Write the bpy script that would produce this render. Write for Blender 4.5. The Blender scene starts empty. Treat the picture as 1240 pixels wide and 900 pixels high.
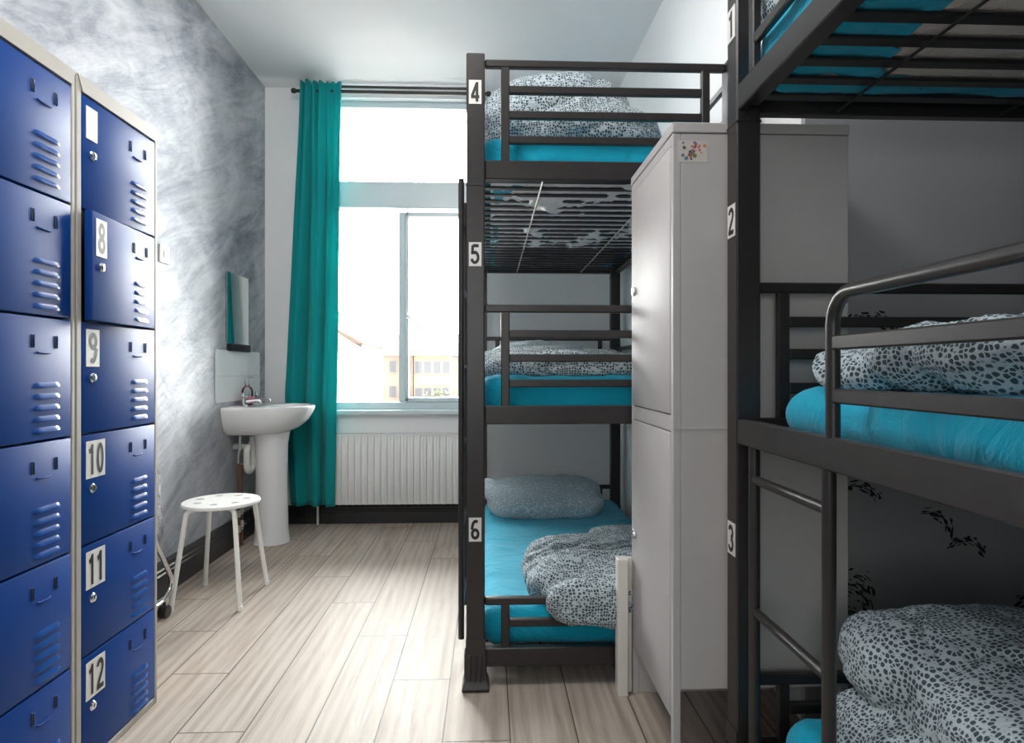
import bpy, bmesh, math, random
from mathutils import Vector, Matrix, noise
random.seed(7)
PI = math.pi
S = bpy.context.scene
COL = S.collection

# ------------------------------------------------------------------ helpers
def add_box(bm, lo, hi, bev=0.0, seg=1, mi=0):
    a = [min(lo[i], hi[i]) for i in range(3)]; b = [max(lo[i], hi[i]) for i in range(3)]
    vs = [bm.verts.new((x, y, z)) for x in (a[0], b[0]) for y in (a[1], b[1]) for z in (a[2], b[2])]
    fs = [(0, 1, 3, 2), (4, 6, 7, 5), (0, 4, 5, 1), (2, 3, 7, 6), (0, 2, 6, 4), (1, 5, 7, 3)]
    faces = [bm.faces.new([vs[i] for i in f]) for f in fs]
    for f in faces: f.material_index = mi
    if bev > 0:
        es = list({e for f in faces for e in f.edges})
        r = bmesh.ops.bevel(bm, geom=es, offset=bev, segments=seg, affect='EDGES', profile=0.5)
        for f in r['faces']: f.material_index = mi

def frame_of(d):
    d = d.normalized()
    u = d.cross(Vector((0, 0, 1)))
    if u.length < 1e-4: u = d.cross(Vector((1, 0, 0)))
    u.normalize()
    return d, u, u.cross(d).normalized()

def add_tube(bm, pts, r, n=12, mi=0, radii=None):
    pts = [Vector(p) for p in pts]
    rings = []; u = None
    for i, p in enumerate(pts):
        if i == 0: d = pts[1] - p
        elif i == len(pts) - 1: d = p - pts[i - 1]
        else: d = (pts[i + 1] - p).normalized() + (p - pts[i - 1]).normalized()
        d.normalize()
        if u is None: _, u, w = frame_of(d)
        else:
            u = (u - d * u.dot(d)).normalized(); w = u.cross(d).normalized()
        k = 1.0
        if 0 < i < len(pts) - 1:
            c = (pts[i + 1] - p).normalized().dot((p - pts[i - 1]).normalized())
            k = 1.0 / max(0.5, math.sqrt((1 + c) / 2))
        rr = radii[i] if radii else r
        rings.append([bm.verts.new(p + (u * math.cos(2 * PI * j / n) + w * math.sin(2 * PI * j / n)) * rr) for j in range(n)])
    for a, b in zip(rings, rings[1:]):
        for j in range(n):
            f = bm.faces.new((a[j], a[(j + 1) % n], b[(j + 1) % n], b[j])); f.material_index = mi
    f = bm.faces.new(rings[0][::-1]); f.material_index = mi
    f = bm.faces.new(rings[-1]); f.material_index = mi

def arc(c, r, a0, a1, ax, ay, n=6):
    c = Vector(c); ax = Vector(ax); ay = Vector(ay)
    return [c + ax * (r * math.cos(a0 + (a1 - a0) * i / n)) + ay * (r * math.sin(a0 + (a1 - a0) * i / n)) for i in range(n + 1)]

def add_lathe(bm, prof, loc=(0, 0, 0), n=28, sx=1, sy=1, mi=0, axis='Z'):
    loc = Vector(loc); rings = []
    for r, z in prof:
        ring = []
        for j in range(n):
            a = 2 * PI * j / n
            v = Vector((r * sx * math.cos(a), r * sy * math.sin(a), z))
            if axis == 'X': v = Vector((v.z, v.x, v.y))
            elif axis == 'Y': v = Vector((v.x, v.z, v.y))
            ring.append(bm.verts.new(loc + v))
        rings.append(ring)
    for a, b in zip(rings, rings[1:]):
        for j in range(n):
            f = bm.faces.new((a[j], a[(j + 1) % n], b[(j + 1) % n], b[j])); f.material_index = mi
    for r_, rev in ((rings[0], True), (rings[-1], False)):
        f = bm.faces.new(r_[::-1] if rev else r_); f.material_index = mi

def add_prism(bm, poly, vec, mi=0):
    poly = [Vector(p) for p in poly]; vec = Vector(vec)
    a = [bm.verts.new(p) for p in poly]; b = [bm.verts.new(p + vec) for p in poly]
    n = len(a)
    fs = [bm.faces.new(a[::-1]), bm.faces.new(b)]
    for i in range(n): fs.append(bm.faces.new((a[i], a[(i + 1) % n], b[(i + 1) % n], b[i])))
    for f in fs: f.material_index = mi

def link_mesh(name, me, mats, parent=None, smooth=None):
    for m in (mats if isinstance(mats, (list, tuple)) else [mats]): me.materials.append(m)
    if smooth is not None:
        for p in me.polygons: p.use_smooth = True
        if smooth < 179: me.set_sharp_from_angle(angle=math.radians(smooth))
    o = bpy.data.objects.new(name, me); COL.objects.link(o)
    if parent: o.parent = parent
    return o

def obj(name, bm, mats, parent=None, smooth=35):
    bmesh.ops.recalc_face_normals(bm, faces=bm.faces[:])
    me = bpy.data.meshes.new(name); bm.to_mesh(me); bm.free()
    return link_mesh(name, me, mats, parent, smooth)

def tag(o, label=None, cat=None, group=None, kind=None):
    if label: o['label'] = label
    if cat: o['category'] = cat
    if group: o['group'] = group
    if kind: o['kind'] = kind
    return o

def thing(name, label, cat, loc=(0, 0, 0), rz=0.0, group=None):
    o = bpy.data.objects.new(name, None); COL.objects.link(o)
    o.empty_display_size = 0.05
    o.location = loc; o.rotation_euler = (0, 0, rz)
    return tag(o, label, cat, group)

def struct(name, bm, mats, parent=None, smooth=None):
    o = obj(name, bm, mats, parent, smooth)
    if parent is None: o['kind'] = 'structure'
    return o

def dup(o, loc, parent=None):
    c = o.copy(); COL.objects.link(c); c.location = loc
    if parent: c.parent = parent
    return c

def B(): return bmesh.new()
def boxobj(name, lo, hi, mat, parent=None, bev=0.002, seg=1):
    bm = B(); add_box(bm, lo, hi, bev, seg); return obj(name, bm, mat, parent)

# ------------------------------------------------------------------ materials
def srgb(r, g, b):
    def f(c):
        c /= 255.0
        return c / 12.92 if c <= 0.04045 else ((c + 0.055) / 1.055) ** 2.4
    return (f(r), f(g), f(b), 1.0)

class NM:
    def __init__(self, name):
        self.m = bpy.data.materials.new(name); self.m.use_nodes = True
        self.t = self.m.node_tree; self.n = self.t.nodes
        self.p = self.n['Principled BSDF']; self.out = self.n['Material Output']
    def node(self, typ, **kw):
        nd = self.n.new(typ)
        for k, v in kw.items():
            if k in nd.inputs: nd.inputs[k].default_value = v
            else: setattr(nd, k, v)
        return nd
    def link(self, a, b): self.t.links.new(a, b)
    def coord(self, kind='Object', scale=(1, 1, 1), rot=(0, 0, 0)):
        tc = self.node('ShaderNodeTexCoord'); mp = self.node('ShaderNodeMapping')
        mp.inputs['Scale'].default_value = scale; mp.inputs['Rotation'].default_value = rot
        self.link(tc.outputs[kind], mp.inputs['Vector']); return mp.outputs['Vector']
    def noise(self, vec, scale, detail=4, rough=0.55, dist=0.0):
        nd = self.node('ShaderNodeTexNoise', Scale=scale, Detail=detail, Roughness=rough, Distortion=dist)
        self.link(vec, nd.inputs['Vector']); return nd.outputs['Fac']
    def ramp(self, fac, stops, interp='LINEAR'):
        r = self.node('ShaderNodeValToRGB'); r.color_ramp.interpolation = interp
        el = r.color_ramp.elements
        while len(el) < len(stops): el.new(0.5)
        for e, (pos, c) in zip(el, stops):
            e.position = pos; e.color = c if len(c) == 4 else (*c, 1)
        self.link(fac, r.inputs['Fac']); return r.outputs['Color']
    def mix(self, fac, a, b, typ='MIX'):
        nd = self.node('ShaderNodeMix'); nd.data_type = 'RGBA'; nd.blend_type = typ
        for s, v in ((0, fac), (6, a), (7, b)):
            if hasattr(v, 'is_linked'): self.link(v, nd.inputs[s])
            else: nd.inputs[s].default_value = v
        return nd.outputs[2]
    def math(self, op, a, b=0.0):
        nd = self.node('ShaderNodeMath'); nd.operation = op
        for s, v in ((0, a), (1, b)):
            if hasattr(v, 'is_linked'): self.link(v, nd.inputs[s])
            else: nd.inputs[s].default_value = v
        return nd.outputs[0]
    def bump(self, height, strength=0.3, dist=0.01, prev=None):
        nd = self.node('ShaderNodeBump', Strength=strength, Distance=dist)
        self.link(height, nd.inputs['Height'])
        if prev: self.link(prev, nd.inputs['Normal'])
        return nd.outputs['Normal']
    def base(self, c):
        if hasattr(c, 'is_linked'): self.link(c, self.p.inputs['Base Color'])
        else: self.p.inputs['Base Color'].default_value = c
    def setp(self, **kw):
        for k, v in kw.items():
            k = k.replace('_', ' ')
            if hasattr(v, 'is_linked'): self.link(v, self.p.inputs[k])
            else: self.p.inputs[k].default_value = v
        return self

def plain(name, col, rough=0.5, metal=0.0, bump=0.0, bscale=60, spec=0.5, var=0.06):
    k = NM(name); v = k.coord()
    f = k.noise(v, bscale * 0.12, 5)
    lo = tuple(c * (1 - var) for c in col[:3]) + (1,); hi = tuple(min(1, c * (1 + var)) for c in col[:3]) + (1,)
    k.base(k.ramp(f, [(0.3, lo), (0.7, hi)]))
    k.setp(Roughness=rough, Metallic=metal); k.p.inputs['Specular IOR Level'].default_value = spec
    if bump: k.setp(Normal=k.bump(k.noise(v, bscale, 4), bump, 0.004))
    return k.m

M = {}
M['white_wall'] = plain('white_wall', srgb(237, 238, 239), 0.75, bump=0.12, bscale=25, var=0.02)
M['rear_wall'] = plain('slate_grey_wall', srgb(112, 116, 122), 0.75, bump=0.1, bscale=25)
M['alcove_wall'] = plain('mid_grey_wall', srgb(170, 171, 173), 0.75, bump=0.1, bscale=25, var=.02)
M['ceiling'] = plain('ceiling_paint', srgb(236, 236, 237), 0.8, bump=0.05, bscale=20, var=0.015)
M['black_metal'] = plain('black_powder_coat', srgb(45, 42, 42), 0.33, bump=0.04, bscale=400, var=0.12)
M['slat_metal'] = plain('slat_black', srgb(34, 32, 33), 0.42, var=0.1)
M['black_trim'] = plain('black_gloss_trim', srgb(38, 38, 40), 0.3, bump=0.1, bscale=40, var=0.2)
M['black_plastic'] = plain('black_plastic', srgb(25, 25, 26), 0.45)
M['locker_grey'] = plain('locker_frame_grey', srgb(178, 174, 166), 0.45, var=0.04)
M['chrome'] = plain('chrome', srgb(225, 226, 228), 0.12, 1.0, var=0.02)
M['steel'] = plain('brushed_steel', srgb(205, 205, 205), 0.3, 1.0, var=0.04)
M['cab_white'] = plain('wardrobe_white', srgb(190, 187, 185), 0.52, bump=0.03, bscale=200, var=0.02, spec=.3)
M['board_white'] = plain('board_white', srgb(226, 222, 216), 0.45, var=0.04)
M['stool_white'] = plain('stool_white', srgb(240, 239, 236), 0.35, var=0.02)
M['upvc'] = plain('window_white', srgb(214, 226, 230), 0.3, var=0.02)
M['radiator_white'] = plain('radiator_enamel', srgb(234, 234, 233), 0.35, var=0.02)
M['ceramic'] = plain('white_ceramic', srgb(240, 240, 241), 0.1, var=0.01, spec=0.6)
M['tile'] = plain('white_tile', srgb(235, 237, 237), 0.12, var=0.02)
M['pipe_white'] = plain('pipe_white', srgb(222, 222, 218), 0.4)
M['copper'] = plain('old_copper', srgb(128, 92, 78), 0.45, 0.6, var=0.25)
M['plate'] = plain('number_plate_white', srgb(220, 219, 215), 0.5, var=0.03)
M['ink'] = plain('number_ink', srgb(32, 30, 30), 0.5)
M['faded_ink'] = plain('faded_ink', srgb(118, 112, 110), 0.6, var=0.2)
M['mattress'] = plain('mattress_white', srgb(226, 228, 230), 0.7, var=0.03)
M['dark_gap'] = plain('shadow_gap_black', srgb(22, 24, 34), 0.6)
M['switch'] = plain('switch_white', srgb(230, 230, 228), 0.35)
M['mark'] = plain('black_wall_paint', srgb(14, 14, 15), 0.6, var=0.3)
M['pink_label'] = plain('pink_label', srgb(224, 118, 138), 0.5)

def blue_door():
    k = NM('blue_locker_paint'); v = k.coord()
    f = k.noise(v, 2.2, 3)
    c = k.ramp(f, [(0.3, srgb(6, 56, 128)), (0.7, srgb(10, 68, 145))])
    sp = k.ramp(k.noise(v, 220, 2, 0.5), [(0.74, (0, 0, 0, 1)), (0.8, (1, 1, 1, 1))])
    wear = k.ramp(k.noise(v, 6, 5, 0.7), [(0.5, (0, 0, 0, 1)), (0.75, (0.7, 0.7, 0.7, 1))])
    c = k.mix(k.mix(1.0, sp, wear, 'MULTIPLY'), c, srgb(120, 150, 205))
    k.base(c); k.setp(Roughness=0.44); k.p.inputs['Specular IOR Level'].default_value = 0.17
    k.setp(Normal=k.bump(k.noise(v, 300, 3), 0.05, 0.002))
    return k.m
M['blue'] = blue_door()
M['blue_lip'] = plain('blue_louvre_lip', srgb(22, 78, 155), 0.25, var=0.05)

def grey_wall():
    k = NM('silver_brushed_wall')
    v = k.coord('Object', (1, 1, 1), (0, 0, 0))
    vr = k.coord('Object', (1, 1, 1), (math.radians(-27), 0, 0))
    mp2 = k.node('ShaderNodeMapping'); mp2.inputs['Scale'].default_value = (1, .8, 3.6); k.link(vr, mp2.inputs['Vector']); vs = mp2.outputs['Vector']
    big = k.noise(v, 0.75, 4, 0.6, 0.8)
    swirl = k.noise(v, 1.7, 6, 0.6, 1.8)
    strk = k.noise(vs, 2.6, 9, 0.68, 0.9)
    fine = k.noise(vs, 15, 6, 0.7, 0.3)
    a = k.math('ADD', k.math('MULTIPLY', big, 0.5), k.math('MULTIPLY', strk, 0.5))
    a = k.math('ADD', k.math('MULTIPLY', a, 0.70), k.math('MULTIPLY', swirl, 0.22))
    a = k.math('ADD', a, k.math('MULTIPLY', fine, 0.14))
    c = k.ramp(a, [(0.38, srgb(92, 98, 106)), (0.46, srgb(134, 139, 147)), (0.53, srgb(170, 173, 180)), (0.62, srgb(200, 202, 207)), (0.74, srgb(216, 217, 221))])
    chip = k.ramp(k.noise(v, 26, 3, 0.5, 0.4), [(0.80, (0, 0, 0, 1)), (0.815, (1, 1, 1, 1))])
    c = k.mix(chip, c, srgb(225, 225, 228))
    k.base(c)
    k.setp(Roughness=k.ramp(fine, [(0.3, (0.46,) * 3), (0.7, (0.58,) * 3)]), Metallic=0.12); k.p.inputs['Specular IOR Level'].default_value = 0.32
    h = k.math('ADD', k.math('MULTIPLY', strk, 0.7), k.math('MULTIPLY', swirl, 0.6))
    n1 = k.bump(h, 0.42, 0.02)
    k.setp(Normal=k.bump(fine, 0.14, 0.006, n1))
    return k.m
M['grey_wall'] = grey_wall()

def floor_mat():
    k = NM('pale_oak_laminate')
    tc = k.node('ShaderNodeTexCoord'); sp = k.node('ShaderNodeSeparateXYZ'); k.link(tc.outputs['Object'], sp.inputs[0])
    row = k.math('FLOOR', k.math('DIVIDE', k.math('ADD', sp.outputs['X'], .1324), .192))
    uu = k.math('ADD', k.math('ADD', sp.outputs['Y'], k.math('MULTIPLY', row, .35)), 13.3 - 1.73)
    cb = k.node('ShaderNodeCombineXYZ'); k.link(uu, cb.inputs['X']); k.link(k.math('ADD', sp.outputs['X'], .1324 + 3.84), cb.inputs['Y'])
    br = k.node('ShaderNodeTexBrick'); k.link(cb.outputs[0], br.inputs['Vector'])
    br.inputs['Scale'].default_value = 1.0; br.inputs['Brick Width'].default_value = 1.33; br.inputs['Row Height'].default_value = 0.192
    br.inputs['Mortar Size'].default_value = 0.0022; br.inputs['Mortar Smooth'].default_value = 0.1
    br.offset = 0.0; br.squash = 1.0
    br.inputs['Color1'].default_value = (0, 0, 0, 1); br.inputs['Color2'].default_value = (1, 1, 1, 1); br.inputs['Mortar'].default_value = (0.5, 0.5, 0.5, 1)
    shift = k.node('ShaderNodeVectorMath'); shift.operation = 'MULTIPLY_ADD'
    k.link(br.outputs['Color'], shift.inputs[0]); shift.inputs[1].default_value = (7.3, 3.1, 5.7); k.link(tc.outputs['Object'], shift.inputs[2])
    m2 = k.node('ShaderNodeMapping'); k.link(shift.outputs[0], m2.inputs['Vector']); m2.inputs['Scale'].default_value = (7.0, 0.75, 1)
    g1 = k.noise(m2.outputs[0], 1.6, 7, 0.62, 1.6)
    m3 = k.node('ShaderNodeMapping'); k.link(shift.outputs[0], m3.inputs['Vector']); m3.inputs['Scale'].default_value = (60, 2.2, 1)
    g2 = k.noise(m3.outputs[0], 1.8, 5, 0.6, 0.3)
    w = k.node('ShaderNodeTexWave'); k.link(m2.outputs[0], w.inputs['Vector']); w.inputs['Scale'].default_value = 1.1; w.inputs['Distortion'].default_value = 9; w.inputs['Detail'].default_value = 3; w.inputs['Detail Scale'].default_value = 0.7
    a = k.math('ADD', k.math('MULTIPLY', g1, 0.6), k.math('MULTIPLY', w.outputs['Fac'], 0.12))
    a = k.math('ADD', a, k.math('MULTIPLY', g2, 0.3))
    c = k.ramp(a, [(0.28, srgb(140, 126, 113)), (0.44, srgb(168, 154, 141)), (0.58, srgb(186, 175, 163)), (0.75, srgb(198, 188, 177))])
    tone = k.ramp(br.outputs['Color'], [(0, (0.90, 0.90, 0.90, 1)), (1, (1.0, 1.0, 1.0, 1))])
    c = k.mix(1.0, c, tone, 'MULTIPLY')
    c = k.mix(br.outputs['Fac'], c, srgb(84, 74, 66))
    k.base(c); k.setp(Roughness=k.ramp(g2, [(0.3, (0.48,) * 3), (0.7, (0.62,) * 3)]))
    hh = k.math('SUBTRACT', k.math('MULTIPLY', g2, 0.25), br.outputs['Fac'])
    k.setp(Normal=k.bump(hh, 0.25, 0.002))
    return k.m
M['floor'] = floor_mat()

def fabric(name, col, rough=0.85, wr=0.5, sheen=0.2, scale=5.0, transl=0.0):
    k = NM(name); v = k.coord('Object', (1, 1, 1)); va = k.coord('Object', (1, 1.5, 1), (0, 0, 0.5))
    f = k.noise(v, 3, 3)
    k.base(k.ramp(f, [(0.3, tuple(c * 0.95 for c in col[:3])), (0.7, tuple(min(1, c * 1.05) for c in col[:3]))]))
    k.setp(Roughness=rough); k.p.inputs['Sheen Weight'].default_value = sheen
    k.p.inputs['Specular IOR Level'].default_value = 0.25
    w1 = k.noise(va, scale, 5, 0.6, 1.2)
    r = k.math('ABSOLUTE', k.math('SUBTRACT', w1, 0.5))
    n1 = k.bump(r, wr, 0.03)
    k.setp(Normal=k.bump(k.noise(v, 900, 1), 0.06, 0.001, n1))
    return k
M['sheet'] = fabric('turquoise_sheet', srgb(8, 165, 196), wr=0.6, scale=4.5).m
kc = fabric('teal_curtain', srgb(10, 162, 164), wr=0.12, scale=2.5, sheen=0.15)
tr = kc.node('ShaderNodeBsdfTranslucent'); tr.inputs['Color'].default_value = srgb(8, 176, 172)
mx = kc.node('ShaderNodeMixShader'); mx.inputs[0].default_value = 0.3
kc.link(kc.p.outputs[0], mx.inputs[1]); kc.link(tr.outputs[0], mx.inputs[2]); kc.link(mx.outputs[0], kc.out.inputs['Surface'])
M['curtain'] = kc.m
M['mattress_underside'] = fabric('mattress_ticking', srgb(232, 223, 216), wr=0.9, scale=9, sheen=0.0).m

def spotted(name, scale, light, dark):
    k = NM(name); v = k.coord()
    warp = k.node('ShaderNodeTexNoise', Scale=9.0, Detail=1.0)
    k.link(v, warp.inputs['Vector'])
    vm = k.node('ShaderNodeVectorMath'); vm.operation = 'MULTIPLY_ADD'
    k.link(warp.outputs['Color'], vm.inputs[0]); vm.inputs[1].default_value = (0.03, 0.03, 0.03); k.link(v, vm.inputs[2])
    f1 = k.node('ShaderNodeTexVoronoi', Scale=scale, Randomness=0.6); k.link(vm.outputs[0], f1.inputs['Vector'])
    de = k.node('ShaderNodeTexVoronoi', Scale=scale, Randomness=0.6); de.feature = 'DISTANCE_TO_EDGE'; k.link(vm.outputs[0], de.inputs['Vector'])
    a = k.ramp(de.outputs['Distance'], [(0.07, (0, 0, 0, 1)), (0.14, (1, 1, 1, 1))])
    b = k.ramp(f1.outputs['Distance'], [(0.45, (1, 1, 1, 1)), (0.58, (0, 0, 0, 1))])
    k.base(k.mix(k.mix(1.0, a, b, 'MULTIPLY'), light, dark))
    k.setp(Roughness=0.9); k.p.inputs['Sheen Weight'].default_value = 0.1; k.p.inputs['Specular IOR Level'].default_value = 0.2
    va = k.coord('Object', (1, 2.2, 1.6), (0.3, 0.2, 0.7))
    r = k.math('ABSOLUTE', k.math('SUBTRACT', k.noise(va, 8, 5, 0.6, 1.0), 0.5))
    k.setp(Normal=k.bump(r, 0.6, 0.025))
    return k.m
M['spot'] = spotted('spotted_cotton', 104.0, srgb(186, 199, 204), srgb(66, 82, 90))
M['spot_pale'] = spotted('pale_spotted_cotton', 130.0, srgb(202, 215, 221), srgb(132, 152, 162))

def clear_mat(name, tint, rough, gl=0.08, trans_only=False):
    k = NM(name); k.n.remove(k.p)
    t = k.node('ShaderNodeBsdfTransparent'); t.inputs[0].default_value = tint
    g = k.node('ShaderNodeBsdfGlossy'); g.inputs['Roughness'].default_value = rough
    fr = k.node('ShaderNodeFresnel', IOR=1.45)
    m = k.node('ShaderNodeMixShader'); k.link(k.math('MULTIPLY', fr.outputs[0], gl), m.inputs[0])
    k.link(t.outputs[0], m.inputs[1]); k.link(g.outputs[0], m.inputs[2]); k.link(m.outputs[0], k.out.inputs['Surface'])
    return k
M['glass'] = clear_mat('window_glass', (0.97, 0.985, 0.98, 1), 0.0, 1.0).m
M['bottle'] = clear_mat('clear_plastic', (0.90, 0.92, 0.93, 1), 0.08, 1.2).m
def film():
    k = NM('crinkled_clear_film'); k.n.remove(k.p); v = k.coord()
    t = k.node('ShaderNodeBsdfTransparent'); t.inputs[0].default_value = (0.9, 0.9, 0.92, 1)
    d = k.node('ShaderNodeBsdfPrincipled'); d.inputs['Base Color'].default_value = srgb(205, 207, 212); d.inputs['Roughness'].default_value = 0.15
    nz = k.noise(v, 26, 6, 0.7, 1.5)
    k.link(k.bump(nz, 0.9, 0.02), d.inputs['Normal'])
    m = k.node('ShaderNodeMixShader'); k.link(k.ramp(nz, [(0.4, (0.25,) * 3), (0.6, (0.75,) * 3)]), m.inputs[0])
    k.link(t.outputs[0], m.inputs[1]); k.link(d.outputs[0], m.inputs[2]); k.link(m.outputs[0], k.out.inputs['Surface'])
    return k.m
M['film'] = film()
km = NM('mirror_glass'); km.base((0.9, 0.92, 0.92, 1)); km.setp(Metallic=1.0, Roughness=0.02); M['mirror'] = km.m

# ------------------------------------------------------------------ dimensions
XL, XR, YF, YB, ZC = -1.53, 0.885, 4.23, -1.7, 2.98
XR2, YA, XA = 0.935, 1.80, 2.1        # right wall near end, alcove wall, alcove side

# ------------------------------------------------------------------ room shell
bm = B(); add_box(bm, (XL - .12, YB - .12, -.1), (XA + .12, YF + .12, 0)); struct('floor', bm, M['floor'])
bm = B(); add_box(bm, (XL - .12, YB - .12, ZC), (XA + .12, YF + .3, ZC + .1)); struct('ceiling', bm, M['ceiling'])
bm = B(); add_box(bm, (XL - .12, YB, 0), (XL, YF, ZC)); struct('wall_left', bm, M['grey_wall'])
RX0, RX1, RZ0, RZ1 = -1.25, .15, .75, 2.35      # opening for an added window, unseen behind the camera, for fill light
bm = B(); add_box(bm, (XL - .12, YB - .12, 0), (RX0, YB, ZC)); add_box(bm, (RX1, YB - .12, 0), (XA + .12, YB, ZC)); add_box(bm, (RX0, YB - .12, 0), (RX1, YB, RZ0)); add_box(bm, (RX0, YB - .12, RZ1), (RX1, YB, ZC)); struct('wall_rear', bm, M['rear_wall'])
bm = B(); add_box(bm, (XA, YB, 0), (XA + .12, YA, ZC)); struct('wall_alcove_side', bm, M['rear_wall'])
# right wall and the wall that faces the room beside it (one solid L corner)
bm = B(); add_prism(bm, [(XR, YF, 0), (XR2, YA, 0), (XR2 + .012, YA, 0), (XR + .1, YF, 0)], (0, 0, ZC)); struct('wall_right', bm, M['white_wall'])
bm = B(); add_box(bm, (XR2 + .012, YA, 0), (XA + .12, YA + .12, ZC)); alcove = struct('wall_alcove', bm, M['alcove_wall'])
# far wall around the window opening
WX0, WX1, WZ0, WZ1 = -1.14, -0.07, 0.775, 2.92
bm = B()
add_box(bm, (XL - .12, YF, 0), (WX0, YF + .22, ZC)); add_box(bm, (WX1, YF, 0), (XR + .3, YF + .22, ZC))
add_box(bm, (WX0, YF, 0), (WX1, YF + .22, WZ0 - .032)); add_box(bm, (WX0, YF, WZ1), (WX1, YF + .22, ZC))
struct('wall_far', bm, M['white_wall'])

def skirting(name, p0, p1, nrm, h=0.14):
    bm = B(); p0 = Vector(p0); p1 = Vector(p1); n = Vector(nrm)
    prof = [(0, 0), (.022, 0), (.022, h * .62), (.017, h * .66), (.017, h * .74), (.012, h * .78), (.012, h * .9), (.005, h), (0, h)]
    add_prism(bm, [p0 + n * a + Vector((0, 0, b)) for a, b in prof], p1 - p0)
    return struct(name, bm, M['black_trim'])
skirting('baseboard_left', (XL, YB, 0), (XL, YF, 0), (1, 0, 0), 0.16)
skirting('baseboard_far', (XL + .022, YF, 0), (XR, YF, 0), (0, -1, 0), 0.125)
bm = B(); add_box(bm, (WX0 - .02, YF - .045, WZ0 - .032), (WX1 + .02, YF + .1, WZ0), .006, 2); struct('trim_1', bm, M['upvc'])  # window board

# painted black feathery marks on the alcove wall
def feather(cx, cz, w, h, ang, n, seed):
    rnd = random.Random(seed); bm = B()
    for _ in range(n):
        t = rnd.uniform(-1, 1); r = rnd.gauss(0, .45)
        x = t * w / 2; z = -abs(t) ** 2 * h * .5 + r * h * .4
        a = ang - t * 0.9 + rnd.gauss(0, .15); L = rnd.uniform(.005, .016); T = rnd.uniform(.0012, .0035)
        px = cx + x * math.cos(ang) - z * math.sin(ang); pz = cz + x * math.sin(ang) + z * math.cos(ang)
        ca, sa = math.cos(a), math.sin(a); pts = []
        for q in range(8):
            th = 2 * PI * q / 8
            u, v = L * math.cos(th) * rnd.uniform(.7, 1.2), T * math.sin(th) * rnd.uniform(.7, 1.3)
            pts.append((px + u * ca - v * sa, YA - .0006, pz + u * sa + v * ca))
        try: bm.faces.new([bm.verts.new(p) for p in pts])
        except ValueError: pass
    return obj('painted_motif', bm, M['mark'], alcove, None)
# (centres worked out from where the marks stand on that wall)
for a in ((1.165, 1.205, .17, .07, -.25, 60, 1), (1.21, 1.14, .11, .05, .2, 34, 11), (1.115, .70, .15, .06, -.2, 34, 2),
          (1.375, .60, .12, .06, -.8, 34, 3), (1.455, .53, .11, .05, -.3, 34, 13), (1.115, .40, .13, .12, -.55, 70, 4), (1.09, .33, .05, .06, -.2, 14, 14), (1.62, .33, .08, .12, .3, 40, 5)):
    feather(*a)

# ------------------------------------------------------------------ window
win = tag(bpy.data.objects.new('window_1', None), kind='structure'); COL.objects.link(win); win.location = (0, 0, 0)
YW0, YW1 = YF + .055, YF + .12
bm = B()
fw = .055
add_box(bm, (WX0, YW0, WZ0), (WX0 + fw, YW1, WZ1), .004); add_box(bm, (WX1 - fw, YW0, WZ0), (WX1, YW1, WZ1), .004)
add_box(bm, (WX0 + fw, YW0, WZ0), (WX1 - fw, YW1, WZ0 + .05), .004); add_box(bm, (WX0 + fw, YW0, WZ1 - .045), (WX1 - fw, YW1, WZ1), .004)
add_box(bm, (-.63, YW0 - .004, WZ0 + .05), (-.585, YW1, 2.15), .004)
obj('window_frame', bm, M['upvc'], win)
bm = B(); add_box(bm, (WX0, YF - .004, 2.165), (WX1, YW1, 2.345), .006); obj('transom_panel', bm, M['upvc'], win)
bm = B()   # opening casement on the right
cx0, cx1, cz0, cz1 = -.583, WX1 - fw, WZ0 + .052, 2.148
for lo, hi in (((cx0, YW0 - .012, cz0), (cx0 + .022, YW1, cz1)), ((cx1 - .035, YW0 - .012, cz0), (cx1, YW1, cz1)), ((cx0, YW0 - .012, cz0), (cx1, YW1, cz0 + .03)), ((cx0, YW0 - .012, cz1 - .03), (cx1, YW1, cz1))):
    add_box(bm, lo, hi, .004)
cas = obj('casement', bm, M['upvc'], win)
bm = B(); add_box(bm, (cx0 + .003, YW0 - .024, 1.40), (cx0 + .02, YW0 - .012, 1.46), .003); add_tube(bm, [(cx0 + .012, YW0 - .03, 1.43), (cx0 + .02, YW0 - .045, 1.425), (cx0 + .10, YW0 - .05, 1.355)], .008)
obj('casement_handle', bm, M['steel'], cas)
for lo, hi in (((WX0 + fw, YW1 - .03, WZ0 + .05), (-.63, YW1 - .024, 2.165)), ((cx0 + .022, YW1 - .03, cz0 + .03), (cx1 - .035, YW1 - .024, cz1 - .03)), ((WX0 + fw, YW1 - .03, 2.345), (WX1 - fw, YW1 - .024, WZ1 - .045))):
    boxobj('pane', lo, hi, M['glass'], win, 0)

added_win = tag(bpy.data.objects.new('added_window', None), kind='structure'); COL.objects.link(added_win)  # added behind the camera to let in fill light
bm = B()
for lo, hi in (((RX0, YB - .09, RZ0), (RX0 + .05, YB - .03, RZ1)), ((RX1 - .05, YB - .09, RZ0), (RX1, YB - .03, RZ1)), ((RX0 + .05, YB - .09, RZ0), (RX1 - .05, YB - .03, RZ0 + .05)), ((RX0 + .05, YB - .09, RZ1 - .05), (RX1 - .05, YB - .03, RZ1))): add_box(bm, lo, hi, .003)
obj('window_frame', bm, M['upvc'], added_win)
boxobj('pane', (RX0 + .05, YB - .065, RZ0 + .05), (RX1 - .05, YB - .059, RZ1 - .05), M['glass'], added_win, 0)

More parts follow.
